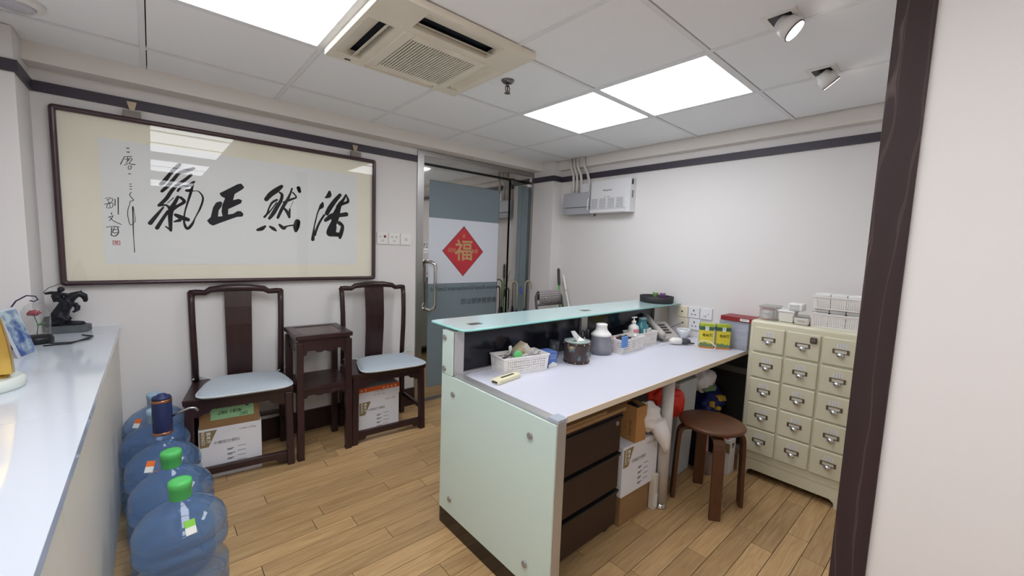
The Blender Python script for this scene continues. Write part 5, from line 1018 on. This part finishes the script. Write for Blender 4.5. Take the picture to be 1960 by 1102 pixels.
for r in range(9):
    for q in range(4):
        if first is None: first = G().box(-.0008, .0005, -.034, .034, -.0015, .0015).obj('vent_slot', mat('slot_shadow', (120, 120, 124), .7), pbx); o = first
        else: o = first.copy(); COL.objects.link(o)
        o.location = (-.0925, .155-q*.088, -.018-r*.0095)
text('Panasonic', .024, mat('logo_grey', (70, 70, 76), .5), pbx, (-.0928, .02, .055), (0, -1, 0), (0, 0, 1), bold=.015); text('KX-TES824', .014, print_m, pbx, (-.0928, .02, -.003), (0, -1, 0), (0, 0, 1))
G().box(-.07, -.05, -.21, -.204, .09, .13).obj('switch', black_m, pbx); G().box(-.06, -.04, -.2075, -.204, -.02, .04).obj('port', mat('port_grey', (130, 130, 134), .5), pbx); G().tube([(-.07, .17, -.14), (-.075, .16, -.165), (-.075, .145, -.142)], .004, 6).obj('cable_end', black_m, pbx)
jbx = thing('junction_box', 'small white junction box above the grey cable cover', 'wall box', (XB, 2.468, 1.942)); G().box(-.05, 0, -.05, .05, -.034, .045).obj('box', wbx_m, jbx, bev=.002); G().cyl((-.052, .03, .0), (-.0495, .03, .0), .004, n=8).obj('screw', brush_m, jbx); G().cyl((-.052, -.03, .02), (-.0495, -.03, .02), .004, n=8).obj('screw', brush_m, jbx)
cnd = mat('conduit_white', (222, 217, 210), .5)
for k, (ya, yb, zb, lab) in enumerate(((2.632, 2.628, 1.907, 'white cable conduit farthest along the wall towards the door'), (2.592, 2.583, 1.907, 'second white cable conduit dropping from the ceiling'), (2.552, 2.53, 1.907, 'third white cable conduit dropping from the ceiling'), (2.478, 2.44, 1.9875, 'white cable conduit bending into the small junction box'))):
    c = (XB-.03, ya, zb); tag(G(c).tube([(3.015, ya, ZC), (3.015, ya-.002, 2.15), (XB-.03, (ya*.6+yb*.4), 2.08), (XB-.028, yb, 2.0), (XB-.028, yb, zb+.001)], .013, 12).obj('conduit', cnd), lab, 'conduit', 'white cable conduits')

# ---------------------------------------------------------------- corner behind the desk
dg_m = mat('dark_grey_tube', (84, 80, 80), .4, metal=.4)
def cloth_mat():
    m = bpy.data.materials.new('houndstooth_cloth'); m.use_nodes = True; nt = m.node_tree; N = nt.nodes; b = N['Principled BSDF']; tc = N.new('ShaderNodeTexCoord'); mp = N.new('ShaderNodeMapping'); mp.inputs['Rotation'].default_value = (0, math.radians(45), 0)
    ck = N.new('ShaderNodeTexChecker'); ck.inputs['Scale'].default_value = 75; ck.inputs[1].default_value = lin((186, 180, 178)); ck.inputs[2].default_value = lin((110, 104, 106)); nt.links.new(tc.outputs['Object'], mp.inputs[0]); nt.links.new(mp.outputs[0], ck.inputs['Vector']); nt.links.new(ck.outputs[0], b.inputs['Base Color']); b.inputs['Roughness'].default_value = .95; return m
fc = thing('folding_chair', 'dark grey folding chair behind the reception desk', 'chair', (2.755, 2.5, 0))
for s in (-1, 1):
    G().tube([(s*.175, -.22, .01), (s*.175, -.05, .43), (s*.175, .08, .85), (s*.17, .098, .93), (s*.15, .105, .965), (0, .108, .972)], .0115, 10).obj('frame_tube', dg_m, fc); G().tube([(s*.155, .2, .01), (s*.155, -.02, .43), (s*.155, -.16, .44)], .011, 10).obj('leg', dg_m, fc)
G().box(-.16, .16, -.2, .12, .445, .475).obj('seat', mat('seat_grey', (90, 86, 86), .7), fc, bev=.01); G().tube([(-.155, .2, .06), (.155, .2, .06)], .008, 8).obj('stretcher', dg_m, fc); G().tube([(-.172, .085, .862), (.172, .085, .862)], .009, 8).obj('back_rail', dg_m, fc)
ck = G((2.77, 2.6, .9)); a0 = []
for i in range(13):
    x = 2.625+i*.024; wv = .004*math.sin(i*1.3); a0.append([(x, 2.586+wv, .868+.004*math.sin(i*.9)), (x, 2.591+wv*.5, .94), (x, 2.596, .983), (x, 2.612, .9895), (x, 2.625, .983), (x, 2.624+wv, .9)])
ck.add([p for r in a0 for p in r], [(i*6+j, (i+1)*6+j, (i+1)*6+j+1, i*6+j+1) for i in range(12) for j in range(5)], True); tag(ck.obj('cloth', cloth_mat(), solid=.003), 'grey checked cloth hung over the back of the folding chair', 'cloth')
def umbrella(label, loc, lean, m_, hm_, hookdir, height):
    t = thing('umbrella', label, 'umbrella', loc, 0, 'umbrellas by the glass door'); lx = lean
    G().tube([(0, 0, 0), (lx*.1, 0, .08), (lx*.4, 0, .3), (lx*.8, 0, .62), (lx*.95, 0, .76)], [.004, .018, .034, .026, .012], 14).obj('canopy', m_, t); G().tube([(lx*.6, 0, .47), (lx*.63, 0, .49)], .034, 14).obj('strap', black_m, t)
    p = [(lx*.95, 0, .76), (lx, 0, height-.06)]+[(lx+hookdir*(.045-.045*math.cos(a)), 0, height-.045+.045*math.sin(a)) for a in [math.pi*k/8 for k in range(1, 9)]]+[(lx+hookdir*.09, 0, height-.09)]
    G().tube(p, .0062, 10).obj('handle', hm_, t)
hk = mat('bamboo_hook', (178, 168, 128), .45)
umbrella('black umbrella with curved bamboo handle at the side pane', (2.72, 2.98, 0), -.02, mat('black_nylon', (34, 36, 44), .6), hk, -1, 1.045); umbrella('dark umbrella with handle turned towards the pilaster', (2.815, 3.0, 0), .01, mat('dark_nylon', (52, 56, 66), .6), hk, 1, 1.045)
umbrella('slim grey umbrella standing next to the door post', (2.645, 3.03, 0), -.01, mat('grey_nylon', (98, 100, 106), .6), black_m, -.6, .98)
bt = thing('blue_tag', 'small blue tag stuck on the steel frame beside the umbrellas', 'tag', (2.885, YA+.029, .93)); G().prism([(.022*math.cos(a), .04*math.sin(a)) for a in [2*math.pi*k/18 for k in range(18)]], 'y', -.004, 0).obj('tag', mat('blue_tag', (92, 112, 190), .5), bt)
def pole(name, label, cat, top, bot, r, m_, grip):
    c = bot; t = thing(name, label, cat, c); d = Vector(top)-Vector(bot); G().tube([(0, 0, .1), d*.86], r, 12).obj('pole', m_, t); G().tube([d*.86, d*.88, d*.985, d], [r, r*1.35, r*1.4, r*.6], 14).obj('grip', grip, t)
    G().hexa([(-.02, -.13, 0), (.02, -.13, 0), (.02, .13, 0), (-.02, .13, 0)], [(-.018, -.09, .12), (.018, -.09, .12), (.018, .09, .12), (-.018, .09, .12)]).obj('head', mat('bristle_grey', (110, 120, 112), .9), t, bev=.006)
pole('broom', 'broom with green pole and dark grip leaning by the pilaster', 'broom', (2.972, 2.69, 1.19), (3.03, 2.62, 0), .011, mat('green_pole', (92, 170, 84), .4), mat('dark_grip', (74, 72, 70), .6))
pole('mop', 'mop with slim white pole leaning on the right wall', 'mop', (3.045, 2.69, 1.127), (3.02, 2.34, 0), .009, white_m, white_m)
